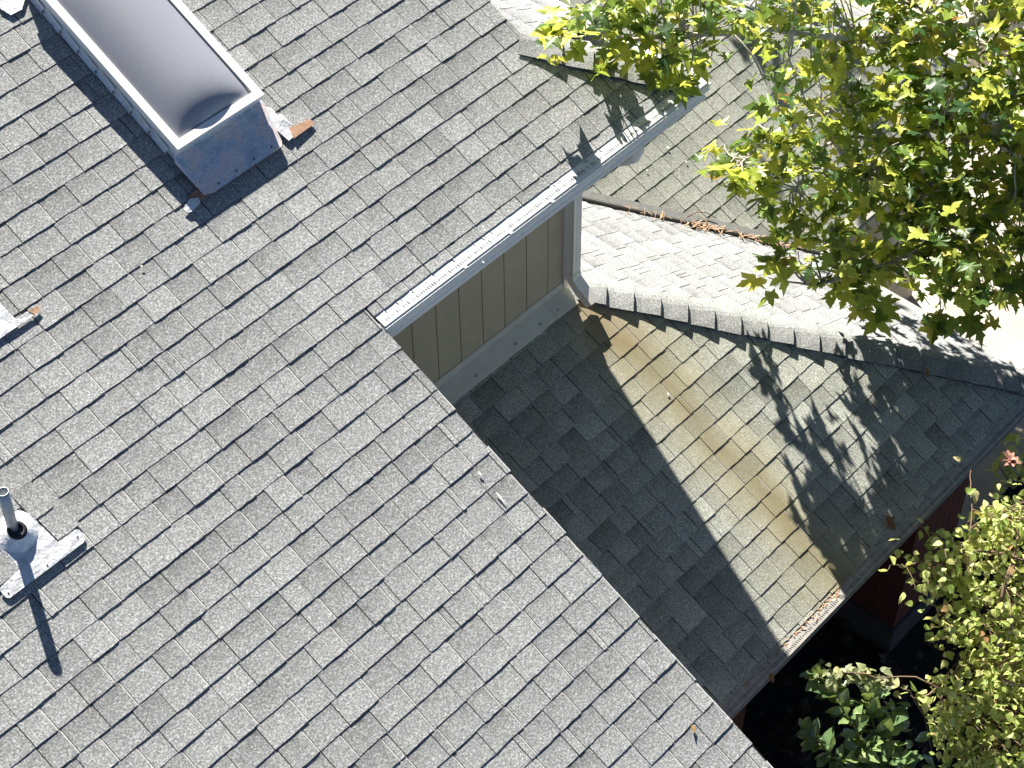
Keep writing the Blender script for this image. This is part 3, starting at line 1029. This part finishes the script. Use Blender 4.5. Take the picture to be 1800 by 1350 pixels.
for (r_, h) in ((0.046, 0.055), (0.044, 0.060), (r0 + 0.001, 0.066), (r0 + 0.001, 0.03)):
    rr_ += [AP(bu + 0.002, bv + 0.008, 0) + (uA * math.cos(2 * math.pi * j / seg) + vA * math.sin(2 * math.pi * j / seg)) * r_ + nAv * h for j in range(seg)]
q.add(rr_, [(i * seg + j, i * seg + (j + 1) % seg, (i + 1) * seg + (j + 1) % seg, (i + 1) * seg + j) for i in range(3) for j in range(seg)])
subpart(q.build('rubber_collar', MT['rubber'], smooth=True), vp)
q = MB()   # sheet cone
rr_ = []
for (r_, h) in ((0.112, 0.016), (0.095, 0.020), (0.062, 0.048), (0.046, 0.056)):
    rr_ += [AP(bu + 0.002, bv + 0.012, 0) + (uA * math.cos(2 * math.pi * j / seg) + vA * math.sin(2 * math.pi * j / seg)) * r_ + nAv * h for j in range(seg)]
q.add(rr_, [(i * seg + j, i * seg + (j + 1) % seg, (i + 1) * seg + (j + 1) % seg, (i + 1) * seg + j) for i in range(3) for j in range(seg)])
subpart(q.build('flashing_cone', MT['alum'], smooth=True), vp)
q = MB()
q.plate([AP(a, b, 0.0165) for a, b in [(-1.914, -0.195), (-1.905, -0.205), (-1.908, -0.245), (-1.92, -0.255), (-2.022, -0.258), (-2.03, -0.36), (-2.045, -0.42), (-2.08, -0.47), (-2.14, -0.50), (-2.20, -0.47), (-2.235, -0.40), (-2.24, -0.262), (-2.355, -0.250), (-2.372, -0.24), (-2.372, -0.195), (-2.36, -0.182), (-1.93, -0.182)]], nAv, 0.002)
subpart(q.build('flashing_plate', MT['alum']), vp)
for (a, b) in [(-1.935, -0.222), (-2.13, -0.20), (-2.35, -0.205)]:
    q = MB(); q.tube([AP(a, b, 0.018), AP(a, b, 0.022)], 0.004, 6)
    subpart(q.build('nail', MT['screw']), vp)
rc = random.Random(77)
fr_up = (FA[0] + FA[3] * 0.0145, FA[1], FA[2], FA[3])
for (a, b, c_, d) in [(-2.026, -1.885, -0.402, -0.262), (-2.50, -2.236, -0.402, -0.258), (-2.22, -2.05, -0.60, -0.498), (-2.046, -1.93, -0.545, -0.405)]:
    vs, fs, tv, mi = shingle_piece(fr_up, a, b, a + (0.01 if a > -2.1 else 0), b, c_, d, (a, b), False, rc, False)
    subpart(MB().add(vs, fs, mi, tint=rc.uniform(.35, .65), vv=tv).build('cut_shingle', [MT['shA'], MT['edge'], MT['lit_edge']]), vp)
# flashing of the next vent, whose pipe is out of the picture
q = MB()
q.plate([AP(a, b, 0.0165) for a, b in [(-1.62, -1.40), (-1.473, -1.38), (-1.466, -1.262), (-1.39, -1.262), (-1.375, -1.23), (-1.489, -1.228), (-1.60, -1.226), (-1.72, -1.226), (-1.72, -1.40)]], nAv, 0.002)
pf = hpart(q.build('vent_flashing', MT['alum']))
pf['label'] = 'bright metal flashing with a rusty tip, cut by the left edge'
q = MB()
q.plate([AP(-1.392, -1.263, 0.0195), AP(-1.338, -1.258, 0.0165), AP(-1.338, -1.232, 0.0165), AP(-1.378, -1.229, 0.0195)], nAv, 0.002)
subpart(q.build('rusty_tab', MT['rust']), pf)


# ------------------------------------------------------------------ leaves
def leaf_mesh(outline, fold, droop, center, rnd, jitter=0.03, tint=None):
    """star-shaped outline (right half, tip last) mirrored; returns verts, faces in leaf space: x across, y along, z up"""
    half = [(a + rnd.uniform(-jitter, jitter), b + rnd.uniform(-jitter, jitter)) for a, b in outline]
    half[0] = (0, 0); half[-1] = (0, outline[-1][1])
    pts = half + [(-a * rnd.uniform(0.92, 1.05), b) for a, b in reversed(half[1:-1])]
    tw = rnd.uniform(-0.25, 0.25)
    ph_ = rnd.uniform(0, 6)
    cur = rnd.uniform(-0.25, 0.25)
    zf = lambda a, b: fold * abs(a) - droop * b * b - droop * 0.8 * a * a + tw * a * b + 0.06 * math.sin(7 * a + 5 * b + ph_) + cur * a * a * a * 3
    vs = [(0, center, zf(0, center))] + [(a, b, zf(a, b)) for a, b in pts]
    n = len(pts)
    fs = [(0, 1 + i, 1 + (i + 1) % n) for i in range(n)]
    return vs, fs


PLANE = [(0, 0), (.20, -.10), (.50, -.08), (.38, .05), (.30, .16), (.52, .20), (.74, .40), (.52, .46), (.42, .52), (.23, .50), (.31, .70), (.17, .80), (0, 1.10)]
OVAL = [(0, 0), (.16, .10), (.27, .30), (.27, .52), (.18, .76), (.07, .93), (0, 1.0)]
BIRCH = [(0, 0), (.26, .08), (.38, .26), (.30, .50), (.16, .74), (0, 1.0)]
rv = random.Random(99)
VAR = {
    'plane': [leaf_mesh(PLANE, rv.uniform(-.2, .75), rv.uniform(0.0, .6), .34, rv) for _ in range(14)],
    'oval': [leaf_mesh(OVAL, rv.uniform(.15, .40), rv.uniform(0.05, .35), .45, rv, .012) for _ in range(6)],
    'birch': [leaf_mesh(BIRCH, rv.uniform(-.1, .3), rv.uniform(0, .3), .4, rv, .02) for _ in range(6)],
}


def leaf_matrix(pos, direction, up, size):
    y = direction.normalized()
    x = y.cross(up)
    if x.length < 1e-3: x = y.cross(Vector((1, 0, 0)))
    x.normalize()
    z = x.cross(y)
    return Matrix(((x.x * size, y.x * size, z.x * size, pos.x), (x.y * size, y.y * size, z.y * size, pos.y), (x.z * size, y.z * size, z.z * size, pos.z), (0, 0, 0, 1)))


def plant(root, kind, mat, leaves, limit=300, stem_mat=None, twigs=None, name='leaf'):
    """leaves: list of (matrix, weight). The ones that show largest are parts; the rest is joined as foliage."""
    base = Vector(root.location)
    scored = []
    for i, mx in enumerate(leaves):
        p = mx.to_translation()
        vis, px, py = in_view(p)
        scored.append((0 if (vis and 0 < px < 1800 and 0 < py < 1350) else 1, (p - CAM).length - 3.0 * mx.col[0].to_3d().length, i))
    scored.sort()
    pick = {i for q, _, i in scored[:limit] if q == 0}
    meshes = []
    for k_, (vs, fs) in enumerate(VAR[kind]):
        b = MB().add(vs, fs)
        me = bpy.data.meshes.new(name)
        me.from_pydata(b.v, [], b.f)
        me.materials.append(mat)
        me.polygons.foreach_set('use_smooth', [True] * len(me.polygons))
        meshes.append(me)
    rest = MB()
    rnd = random.Random(len(leaves))
    for i, mx in enumerate(leaves):
        k_ = rnd.randrange(len(meshes))
        if i in pick:
            o = bpy.data.objects.new(name, meshes[k_])
            link(o, root)
            m2 = mx.copy()
            m2.translation = mx.to_translation() - base
            o.matrix_local = m2
        else:
            vs, fs = VAR[kind][k_]
            rest.add([mx @ Vector(v) - base for v in vs], fs, 0, tint=rnd.random())
    if rest.v:
        tag(rest.build('foliage', mat, root, smooth=True), kind='stuff')


def bend(a, b, n, amp, rnd):
    a, b = Vector(a), Vector(b)
    pts = []
    off = Vector((rnd.uniform(-1, 1), rnd.uniform(-1, 1), rnd.uniform(-.4, 1))) * amp
    for i in range(n + 1):
        t = i / n
        j = Vector((rnd.uniform(-1, 1), rnd.uniform(-1, 1), rnd.uniform(-1, 1))) * amp * 0.22 if 0 < i < n else Vector()
        pts.append(a.lerp(b, t) + off * math.sin(math.pi * t) + j)
    return pts


def point_in(poly, x, y):
    c = False
    j = len(poly) - 1
    for i in range(len(poly)):
        (xi, yi), (xj, yj) = poly[i], poly[j]
        if (yi > y) != (yj > y) and x < (xj - xi) * (y - yi) / (yj - yi) + xi: c = not c
        j = i
    return c


# ------------------------------------------------------------------ plane tree
rt = random.Random(41)
tbase = Vector((9.6, 1.6, GZ))
tree = empty('plane_tree', tbase)
tag(tree, 'large plane tree with yellowing lobed leaves overhanging the far roof', 'tree')


def tbuild(mb, name, mat): return mb.build(name, mat, tree, smooth=True)


def rel(pts): return [Vector(p) - tbase for p in pts]


tr = MB()
fork = Vector((9.0, 1.4, -1.6))
tr.tube(rel([tbase, (9.55, 1.6, -4), (9.3, 1.5, -2.8), fork, (9.1, 1.8, 0.6), (9.3, 2.2, 2.6)]), [.27, .23, .2, .17, .12, .05], 12)
tbuild(tr, 'trunk', MT['bark'])


def crown_z(px, py):
    """height of the middle of the foliage layer over the roofs"""
    za = 0.45 - (py - 100) * 0.0050
    zb_ = -1.38 + (540 - py) * 0.0021 - 0.33 * min(1, max(0, (px - 1400) / 90))
    t = min(1, max(0, (px - 1290) / 170)) if py < 160 else 1.0
    return za * (1 - t) + zb_ * t


def lim(*pts): return [at(x, y, crown_z(x, y) - 0.02) for x, y in pts]


# limbs reaching over the roofs, as in the photograph
limbs = [
    [(9.0, 1.4, -1.6)] + lim((1800, 160), (1690, 190), (1610, 238), (1545, 290), (1470, 330)),
    [(9.1, 1.6, -1.0)] + lim((1810, 215), (1735, 240), (1680, 275), (1642, 303), (1600, 400)),
    [(9.1, 1.8, 0.4)] + lim((1800, 20), (1660, 60), (1500, 70), (1360, 50), (1230, 60), (1110, 70), (1000, 52)),
    [(9.0, 1.5, -1.5)] + lim((1800, 370), (1720, 400), (1640, 430), (1540, 470), (1420, 500)),
    lim((1690, 190), (1600, 165), (1500, 180), (1420, 205), (1310, 280)),
    lim((1610, 238), (1560, 262), (1500, 240), (1440, 262), (1400, 330)),
    [(9.1, 1.8, 0.2)] + lim((1820, 90), (1760, 110), (1700, 60), (1610, 10)),
]
lr = [.040, .032, .034, .030, .020, .016, .026]
tips = []
for pts, r_ in zip(limbs, lr):
    fine = []
    for a, b in zip(pts[:-1], pts[1:]):
        s_ = bend(a, b, 4, 0.035, rt)
        fine += s_[:-1]
    fine.append(Vector(pts[-1]))
    n_ = len(fine)
    b_ = MB()
    b_.tube(rel(fine), [r_ * (1 - 0.85 * i / (n_ - 1)) + 0.004 for i in range(n_)], 7)
    tbuild(b_, 'limb', MT['bark'])
    tips += fine[2:]

# foliage outline over the photograph, as seen over the roofs (two masses with a gap of roof between)
mass1 = [(965, 38), (985, 20), (1060, 8), (1060, -40), (1420, -40), (1400, 60), (1372, 95), (1330, 62), (1270, 50), (1235, 105), (1215, 145), (1160, 140), (1105, 108), (1080, 110), (1045, 122), (1040, 95), (1110, 78), (1030, 72), (968, 62)]
mass2 = [(1385, 40), (1410, -60), (1900, -80), (1900, 510), (1790, 515), (1735, 545), (1700, 530), (1665, 572), (1625, 560), (1590, 505), (1555, 545), (1490, 515), (1450, 535), (1430, 540), (1425, 500), (1402, 480), (1402, 440), (1388, 385), (1385, 350), (1330, 355), (1318, 330), (1268, 330), (1268, 262), (1320, 258), (1352, 232), (1342, 170), (1350, 150), (1390, 130)]
leaves = []
twig = MB()


def spray(center, n, spread, sizes, out):
    """one leafy twig: leaves set round its end"""
    root = min(tips, key=lambda t: (t - center).length)
    d = (center - root)
    if d.length > 0.05:
        dd = d.normalized()
        s_ = bend(root, center, 4, 0.05, rt)
        twig.tube(rel(s_), [0.009, 0.007, 0.006, 0.005, 0.003], 4, cap=False)
    else:
        dd = Vector((-.5, -.5, -.1))
    for i in range(n):
        p = center + Vector((rt.gauss(0, 1), rt.gauss(0, 1), rt.gauss(0, .8))) * spread
        az = rt.uniform(0, 2 * math.pi)
        dr = Vector((math.cos(az), math.sin(az), rt.uniform(-.9, .25))) + dd * 0.5
        up = Vector((rt.gauss(0, .45), rt.gauss(0, .45), 1)) + SUN * 0.6
        out.append(leaf_matrix(p, dr, up, rt.uniform(*sizes)))


def fill(poly, count, thick, sizes, spread, n, bias=0.0):
    x0, x1 = min(p[0] for p in poly), max(p[0] for p in poly)
    y0, y1 = min(p[1] for p in poly), max(p[1] for p in poly)
    c = 0
    while c < count:
        x, y = rt.uniform(x0, x1), rt.uniform(y0, y1)
        if not point_in(poly, x, y): continue
        c += 1
        z = crown_z(x, y) + rt.gauss(bias, thick)
        spray(at(x, y, z), rt.randint(*n), spread, sizes, leaves)


fill(mass1, 85, 0.10, (.055, .12), 0.07, (3, 5))
fill([(x, y - 14) for x, y in mass2], 470, 0.14, (.055, .128), 0.085, (3, 6))
fill([(1540, -60), (1900, -80), (1900, 500), (1790, 500), (1700, 510), (1600, 470), (1560, 300)], 150, 0.16, (.06, .13), 0.10, (3, 6), 0.02)
# outermost sprays that stand free in front of the roof
for (x, y, z, n_) in [(1285, 290, 0, 4), (1300, 318, 0, 3), (985, 48, 0, 4), (1000, 58, 0, 3), (1058, 112, -.08, 3), (1335, 352, 0, 3), (1375, 425, 0, 4), (1350, 488, 0, 4), (1372, 470, 0, 3), (1362, 185, 0, 4), (1365, 235, 0, 3), (1655, 560, 0, 5), (1700, 545, 0, 4), (1480, 512, 0, 4), (1550, 538, 0, 4), (1215, 135, 0, 5), (1180, 110, 0, 5), (1130, 95, 0, 4)]:
    spray(at(x, y, crown_z(x, y) + z), n_, 0.055, (.11, .175), leaves)
# the part of the crown outside the picture, right of and above the frame
for i in range(150):
    c = Vector((rt.uniform(6.2, 11.0), rt.uniform(0.0, 4.0), rt.uniform(-1.4, 1.6)))
    if in_view(c)[0]: continue
    spray(c, rt.randint(4, 7), 0.15, (.09, .17), leaves)
plant(tree, 'plane', MT['plane_leaf'], leaves)
tbuild(twig, 'twigs', MT['bark'])
tree.children[-1]['kind'] = 'stuff'

# ------------------------------------------------------------------ birch at the lower right
bb = Vector((3.6, -3.6, GZ))
bt = empty('birch_tree', bb)
tag(bt, 'pale green small-leaved tree crowding the lower right corner', 'tree')
tips = []
relb = lambda pts: [Vector(p) - bb for p in pts]
b_ = MB()
top = at(1760, 1060, -2.3)
b_.tube(relb([bb, bb.lerp(top, .35) + Vector((.1, .05, 0)), bb.lerp(top, .7), top]), [.06, .05, .035, .015], 8)
b_.build('trunk', MT['bark'], bt, smooth=True)
blimbs = [
    [bb.lerp(top, .6), at(1770, 1130, -2.7), at(1740, 1180, -2.6), at(1690, 1170, -2.65), at(1640, 1215, -2.75), at(1615, 1228, -2.75)],
    [bb.lerp(top, .75), at(1790, 1060, -2.5), at(1740, 1085, -2.45), at(1690, 1100, -2.5), at(1650, 1090, -2.55)],
    [top, at(1790, 980, -2.3), at(1740, 970, -2.25), at(1690, 975, -2.3), at(1640, 990, -2.35), at(1600, 995, -2.4), at(1572, 992, -2.4)],
    [top, at(1790, 940, -2.2), at(1760, 900, -2.2), at(1735, 890, -2.2)],
    [bb.lerp(top, .5), at(1760, 1250, -2.8), at(1700, 1270, -2.8), at(1660, 1320, -2.9)],
    [at(1690, 975, -2.3), at(1650, 940, -2.2), at(1620, 925, -2.2), at(1612, 922, -2.2)],
    [at(1712, 1000, -2.3), at(1706, 930, -2.2), at(1708, 880, -2.2), at(1705, 840, -2.2), at(1712, 815, -2.2)],
    [bb.lerp(top, .6), at(1690, 1230, -2.7), at(1610, 1190, -2.65), at(1540, 1192, -2.62), at(1480, 1182, -2.6)],
]
for pts, r_ in zip(blimbs, (.014, .012, .012, .008, .010, .004, .003, .005)):
    fine = []
    for a, b in zip(pts[:-1], pts[1:]): fine += bend(a, b, 3, 0.02, rt)[:-1]
    fine.append(Vector(pts[-1]))
    n_ = len(fine)
    b_ = MB()
    b_.tube(relb(fine), [r_ * (1 - .7 * i / (n_ - 1)) + .0016 for i in range(n_)], 6)
    b_.build('branch', MT['twig'], bt, smooth=True)
    tips += fine[1:]
bleaves = []
btw = MB()


def bspray(center, n, spread, sizes):
    root = min(tips, key=lambda t: (t - center).length)
    d = center - root
    if d.length > .03:
        btw.tube(relb(bend(root, center, 3, .02, rt)), [.0035, .003, .0025, .0015], 4, cap=False)
    for i in range(n):
        p = center + Vector((rt.gauss(0, 1), rt.gauss(0, 1), rt.gauss(0, .9))) * spread
        az = rt.uniform(0, 2 * math.pi)
        bleaves.append(leaf_matrix(p, Vector((math.cos(az), math.sin(az), rt.uniform(-1.1, .2))), Vector((rt.gauss(0, .7), rt.gauss(0, .7), .8)), rt.uniform(*sizes)))


bmass = [(1618, 1010), (1650, 985), (1690, 955), (1725, 935), (1735, 895), (1770, 880), (1860, 860), (1860, 1380), (1690, 1360), (1660, 1325), (1640, 1270), (1655, 1235), (1640, 1200), (1690, 1150), (1680, 1130), (1640, 1125), (1650, 1085), (1690, 1060), (1670, 1045), (1630, 1060), (1612, 1035)]
c = 0
while c < 620:
    x, y = rt.uniform(1600, 1860), rt.uniform(870, 1380)
    if not point_in(bmass, x, y): continue
    c += 1
    z = -2.25 - (y - 900) * 0.0013 + rt.gauss(0, .13)
    bspray(at(x, y, z), rt.randint(4, 7), .05, (.038, .066))
for (x, y, z, n_) in [(1575, 990, -2.4, 2), (1600, 985, -2.4, 3), (1620, 992, -2.4, 4), (1635, 985, -2.4, 4), (1570, 965, -2.3, 2), (1625, 930, -2.2, 3), (1650, 945, -2.2, 4), (1640, 960, -2.25, 4), (1665, 950, -2.2, 3), (1612, 1040, -2.4, 3), (1560, 1003, -2.4, 1), (1710, 825, -2.2, 1), (1700, 870, -2.2, 2), (1725, 900, -2.2, 4), (1625, 1235, -2.75, 4), (1600, 1222, -2.72, 2), (1650, 1330, -2.9, 3), (1700, 920, -2.25, 4)]:
    bspray(at(x, y, z), n_, .035, (.055, .09))
plant(bt, 'birch', MT['birch_leaf'], bleaves)
o_ = btw.build('twigs', MT['twig'], bt, smooth=True); o_['kind'] = 'stuff'

# pale vine-like leaves along the long shoot over the shrub
vbase = at(1640, 1340, GZ)
vine = empty('climbing_vine', vbase)
tag(vine, 'pale leafy vine shoot trailing over the glossy shrub', 'vine')
vp_ = [vbase, at(1625, 1260, -3.2), at(1600, 1215, -2.96), at(1555, 1196, -2.90), at(1510, 1182, -2.88), at(1470, 1186, -2.86), at(1450, 1182, -2.86)]
q = MB()
fine = []
for a, b in zip(vp_[:-1], vp_[1:]): fine += bend(a, b, 3, .012, rt)[:-1]
fine.append(vp_[-1])
q.tube([Vector(p_) - vbase for p_ in fine], .0035, 5)
q.build('stem', MT['twig'], vine, smooth=True)
vl = []
for i in range(95):
    t_ = rt.uniform(0.40, 1.0)
    k_ = t_ * (len(fine) - 1)
    a = fine[int(k_)].lerp(fine[min(int(k_) + 1, len(fine) - 1)], k_ % 1)
    p_ = a + Vector((rt.gauss(0, .035), rt.gauss(0, .035), rt.gauss(-.01, .03)))
    az = rt.uniform(0, 6.28)
    vl.append(leaf_matrix(p_, Vector((math.cos(az), math.sin(az), rt.uniform(-.6, .4))), Vector((rt.gauss(0, .5), rt.gauss(0, .5), 1)), rt.uniform(.035, .075)))
plant(vine, 'birch', MT['vine_leaf'], vl)

# ------------------------------------------------------------------ glossy shrub
sb = at(1530, 1330, GZ)
shrub = empty('glossy_shrub', sb)
tag(shrub, 'dark glossy-leaved evergreen shrub below the lower eave', 'shrub')
stems = [
    [(1530, 1400, -3.4), (1520, 1310, -3.15), (1498, 1268, -3.02), (1470, 1228, -2.94), (1445, 1195, -2.90), (1430, 1185, -2.88)],
    [(1500, 1420, -3.4), (1480, 1345, -3.20), (1455, 1322, -3.10), (1430, 1298, -3.04), (1413, 1282, -3.00)],
    [(1560, 1400, -3.3), (1545, 1300, -3.15), (1530, 1255, -3.05), (1520, 1232, -3.00), (1535, 1212, -2.98)],
    [(1580, 1400, -3.3), (1570, 1330, -3.20), (1560, 1285, -3.10), (1570, 1250, -3.05)],
    [(1520, 1420, -3.3), (1510, 1350, -3.25), (1505, 1325, -3.15), (1540, 1310, -3.10)],
    [(1600, 1420, -3.3), (1590, 1350, -3.25), (1585, 1335, -3.15)],
]
gl = []
for st in stems:
    pts = [at(*s_) for s_ in st]
    fine = []
    for a, b in zip(pts[:-1], pts[1:]): fine += bend(a, b, 4, .008, rt)[:-1]
    fine.append(pts[-1])
    n_ = len(fine)
    q = MB()
    full = [sb + Vector((0, 0, .1))] + fine
    q.tube([p_ - sb for p_ in full], [.018] + [.009 * (1 - .7 * i / n_) + .001 for i in range(n_)], 6)
    q.build('stem', MT['stem'], shrub, smooth=True)
    ph = rt.uniform(0, 6)
    for i in range(2, n_):
        t_ = (fine[min(i + 1, n_ - 1)] - fine[i - 1]).normalized()
        for j in range(2 if i < n_ - 2 else 4):
            ph += 2.4
            a = t_.cross(Vector((.2, .3, .9))).normalized()
            b = t_.cross(a)
            dr = (a * math.cos(ph) + b * math.sin(ph)) + t_ * .55 + Vector((0, 0, .15))
            sz = rt.uniform(.10, .145) * (1.0 if i < n_ - 3 else .62)
            gl.append(leaf_matrix(fine[i] + dr * .008, dr, Vector((rt.gauss(0, .3), rt.gauss(0, .3), 1)), sz))
for i in range(45):   # lower leaves, mostly in shade
    x, y = rt.uniform(1470, 1640), rt.uniform(1230, 1400)
    p_ = at(x, y, rt.uniform(-3.6, -3.15))
    az = rt.uniform(0, 6.28)
    gl.append(leaf_matrix(p_, Vector((math.cos(az), math.sin(az), rt.uniform(-.5, .3))), Vector((rt.gauss(0, .4), rt.gauss(0, .4), 1)), rt.uniform(.09, .14)))
plant(shrub, 'oval', MT['glossy_leaf'], gl)

# ------------------------------------------------------------------ azalea by the drive
ab = at(1790, 850, GZ)
az_ = empty('azalea_shrub', ab)
tag(az_, 'low azalea with a salmon flower beside the concrete drive', 'shrub')
al = []
for i in range(170):
    x, y = rt.uniform(1745, 1870), rt.uniform(760, 900)
    if x < 1760 and y < 800: continue
    p_ = at(x, y, GZ + rt.uniform(.25, .75))
    al.append(leaf_matrix(p_, Vector((rt.uniform(-1, 1), rt.uniform(-1, 1), rt.uniform(-.5, .4))), Vector((rt.gauss(0, .5), rt.gauss(0, .5), 1)), rt.uniform(.06, .11)))
plant(az_, 'oval', MT['birch_leaf'], al, limit=120)
q = MB()
for i in range(6):
    a = at(1790 + rt.uniform(-40, 40), 830 + rt.uniform(-30, 40), GZ + .6)
    q.tube([Vector((0, 0, 0)), (a - ab) * .5 + Vector((0, 0, -.05)), a - ab], [.012, .008, .004], 5)
q.build('stem', MT['twig'], az_, smooth=True)
rl_ = lambda k_: 0.3 * math.sin(5.1 * k_)
for (x, y) in ((1773, 806), (1780, 813)):
    fc_ = at(x, y, GZ + .78)
    for k_ in range(7):
        vs, fs = VAR['oval'][k_ % 6]
        mx = leaf_matrix(fc_ - ab, Vector((math.cos(k_ * .9 + rl_(k_)), math.sin(k_ * .9), .35 + .25 * (k_ % 3))), Z, .075)
        MB().add([mx @ Vector(v) for v in vs], fs).build('petal', MT['petal'], az_, smooth=True)

# ------------------------------------------------------------------ litter and small things
q = MB()
rl = random.Random(8)
for i in range(1500):
    p_ = Vector((rl.uniform(0.2, 5.2), rl.uniform(-4.2, 0.2), GZ + 0.012 + rl.uniform(0, .03)))
    vs, fs = VAR['plane' if rl.random() < .5 else 'oval'][rl.randrange(6)]
    mx = leaf_matrix(p_, Vector((rl.uniform(-1, 1), rl.uniform(-1, 1), rl.uniform(-.15, .15))), Vector((rl.gauss(0, .25), rl.gauss(0, .25), 1)), rl.uniform(.04, .12))
    q.add([mx @ Vector(v) for v in vs], fs)
tag(q.build('ground_litter', MT['litter']), 'dead leaves strewn over the shaded soil below the eave', 'leaf litter', kind='stuff')

q = MB()   # dry orange debris lying in the valley
for i in range(150):
    t_ = rl.choice((rl.gauss(.70, .018), rl.gauss(.73, .012), rl.gauss(.85, .03), rl.gauss(.88, .03), rl.uniform(.5, .9)))
    if not 0.02 < t_ < 0.99: continue
    c = va.lerp(vb_, t_) + sC * abs(rl.gauss(.02, .03)) + nC * rl.uniform(.02, .035) + Z * .006
    d = Vector((rl.uniform(-1, 1), rl.uniform(-1, 1), rl.uniform(-.2, .25))).normalized() * rl.uniform(.015, .05)
    s_ = d.cross(nC).normalized() * rl.uniform(.002, .006)
    q.add([c - d - s_, c + d - s_ * .4, c + d + s_ * .4, c - d + s_], [(0, 1, 2, 3)])
tag(q.build('valley_debris', MT['needle']), 'dry orange leaf debris caught along the roof valley', 'leaf litter', kind='stuff')

q = MB()   # litter on the lower gutter guard
for i in range(420):
    x = rl.choice((rl.uniform(0.3, 1.35), rl.gauss(2.05, .22), rl.gauss(1.75, .3)))
    dd_ = abs(rl.gauss(.0, .018)) - .012
    c = Vector((x, EAVE_B - dd_, ZBv - .008 - max(0, dd_) * .14 + rl.uniform(.0, .012)))
    d = Vector((rl.uniform(-1, 1), rl.uniform(-.6, .6), rl.uniform(-.2, .3))).normalized() * rl.uniform(.006, .022)
    s_ = d.cross(Z).normalized() * rl.uniform(.002, .006)
    q.add([c - d - s_, c + d - s_ * .4, c + d + s_ * .4, c - d + s_], [(0, 1, 2, 3)])
tag(q.build('gutter_debris', MT['needle']), 'brown crumbs of litter along the lower gutter guard', 'leaf litter', kind='stuff')


def fallen(name, px, py, fr, size, mat, label, kind='plane', h=0.02, cat='leaf'):
    p_ = on(px, py, fr[3], fr[0]) + fr[3] * h
    vs, fs = VAR[kind][rl.randrange(6)]
    mx = leaf_matrix(Vector((0, 0, 0)), fr[1] * rl.uniform(-1, 1) + fr[2] * rl.uniform(-1, 1), fr[3] + Vector((rl.gauss(0, .3), rl.gauss(0, .3), 0)), size)
    o = MB().add([mx @ Vector(v) for v in vs], fs).build(name, mat, smooth=True)
    o.location = p_
    tag(o, label, cat)


fallen('fallen_leaf', 1556, 914, FB, .085, MT['dry_leaf'], 'curled brown leaf lying in the tree shade on the lower slope')
fallen('fallen_leaf', 1216, 1290, FA, .045, MT['dry_leaf'], 'tiny orange-brown leaf lying near the bottom of the main slope', 'oval')
fallen('fallen_leaf', 1350, 1186, FB, .06, MT['dry_leaf'], 'small orange leaf at the shaded end of the lower gutter', 'oval', 0.03)
fallen('fallen_leaf', 1622, 652, FB, .07, MT['dry_leaf'], 'pale yellow-brown leaf lit on the shaded hip', 'oval', 0.05)


def twig_thing(pts, fr, r_, label):
    P_ = [on(x, y, fr[3], fr[0]) + fr[3] * h for x, y, h in pts]
    o = MB().tube([p_ - P_[0] for p_ in P_], [r_ * (1 - .5 * i / len(P_)) for i in range(len(P_))], 5).build('fallen_twig', MT['twig'], smooth=True)
    o.location = P_[0]
    tag(o, label, 'twig')


twig_thing([(1205, 385, .03), (1222, 376, .035), (1240, 377, .03), (1256, 386, .025)], FD, .005, 'thin curved twig lying above the valley on the far slope')
twig_thing([(1244, 410, .03), (1238, 398, .05), (1230, 385, .05)], FD, .006, 'short pale stick standing out of the valley debris')
twig_thing([(1500, 905, .02), (1530, 880, .025), (1560, 850, .02), (1575, 830, .02)], FB, .0035, 'fine bare twig lying in the tree shade on the lower slope')


def dropping(px, py, fr, a, b, label):
    p_ = on(px, py, fr[3], fr[0]) + fr[3] * .0135
    k_ = 9
    pts = [fr[1] * (math.cos(2 * math.pi * i / k_) * a * rl.uniform(.6, 1.1)) + fr[2] * (math.sin(2 * math.pi * i / k_) * b * rl.uniform(.6, 1.1)) for i in range(k_)]
    o = MB().plate(pts, fr[3], .0025).build('bird_dropping', MT['dropping'])
    o.location = p_
    tag(o, label, 'dropping')


dropping(842, 834, FA, .008, .017, 'white dropping near the rake, upper of the two smears')
dropping(877, 875, FA, .006, .045, 'long white smear near the rake, lower of the two')
dropping(848, 463, FA, .006, .01, 'small white speck above the middle of the long gutter')
dropping(1173, 261, FD, .012, .012, 'white spot on the far slope, nearest the gutter elbow')
dropping(1205, 286, FD, .010, .012, 'white spot on the far slope, below and right of its neighbour')
dropping(1136, 301, FD, .008, .008, 'smallest white spot on the far slope beneath the elbow')
dropping(1173, 694, FB, .011, .011, 'white spot in the tan stain on the lower slope')
dropping(248, 470, FA, .010, .006, 'white chip at a course edge left of the skylight foot')
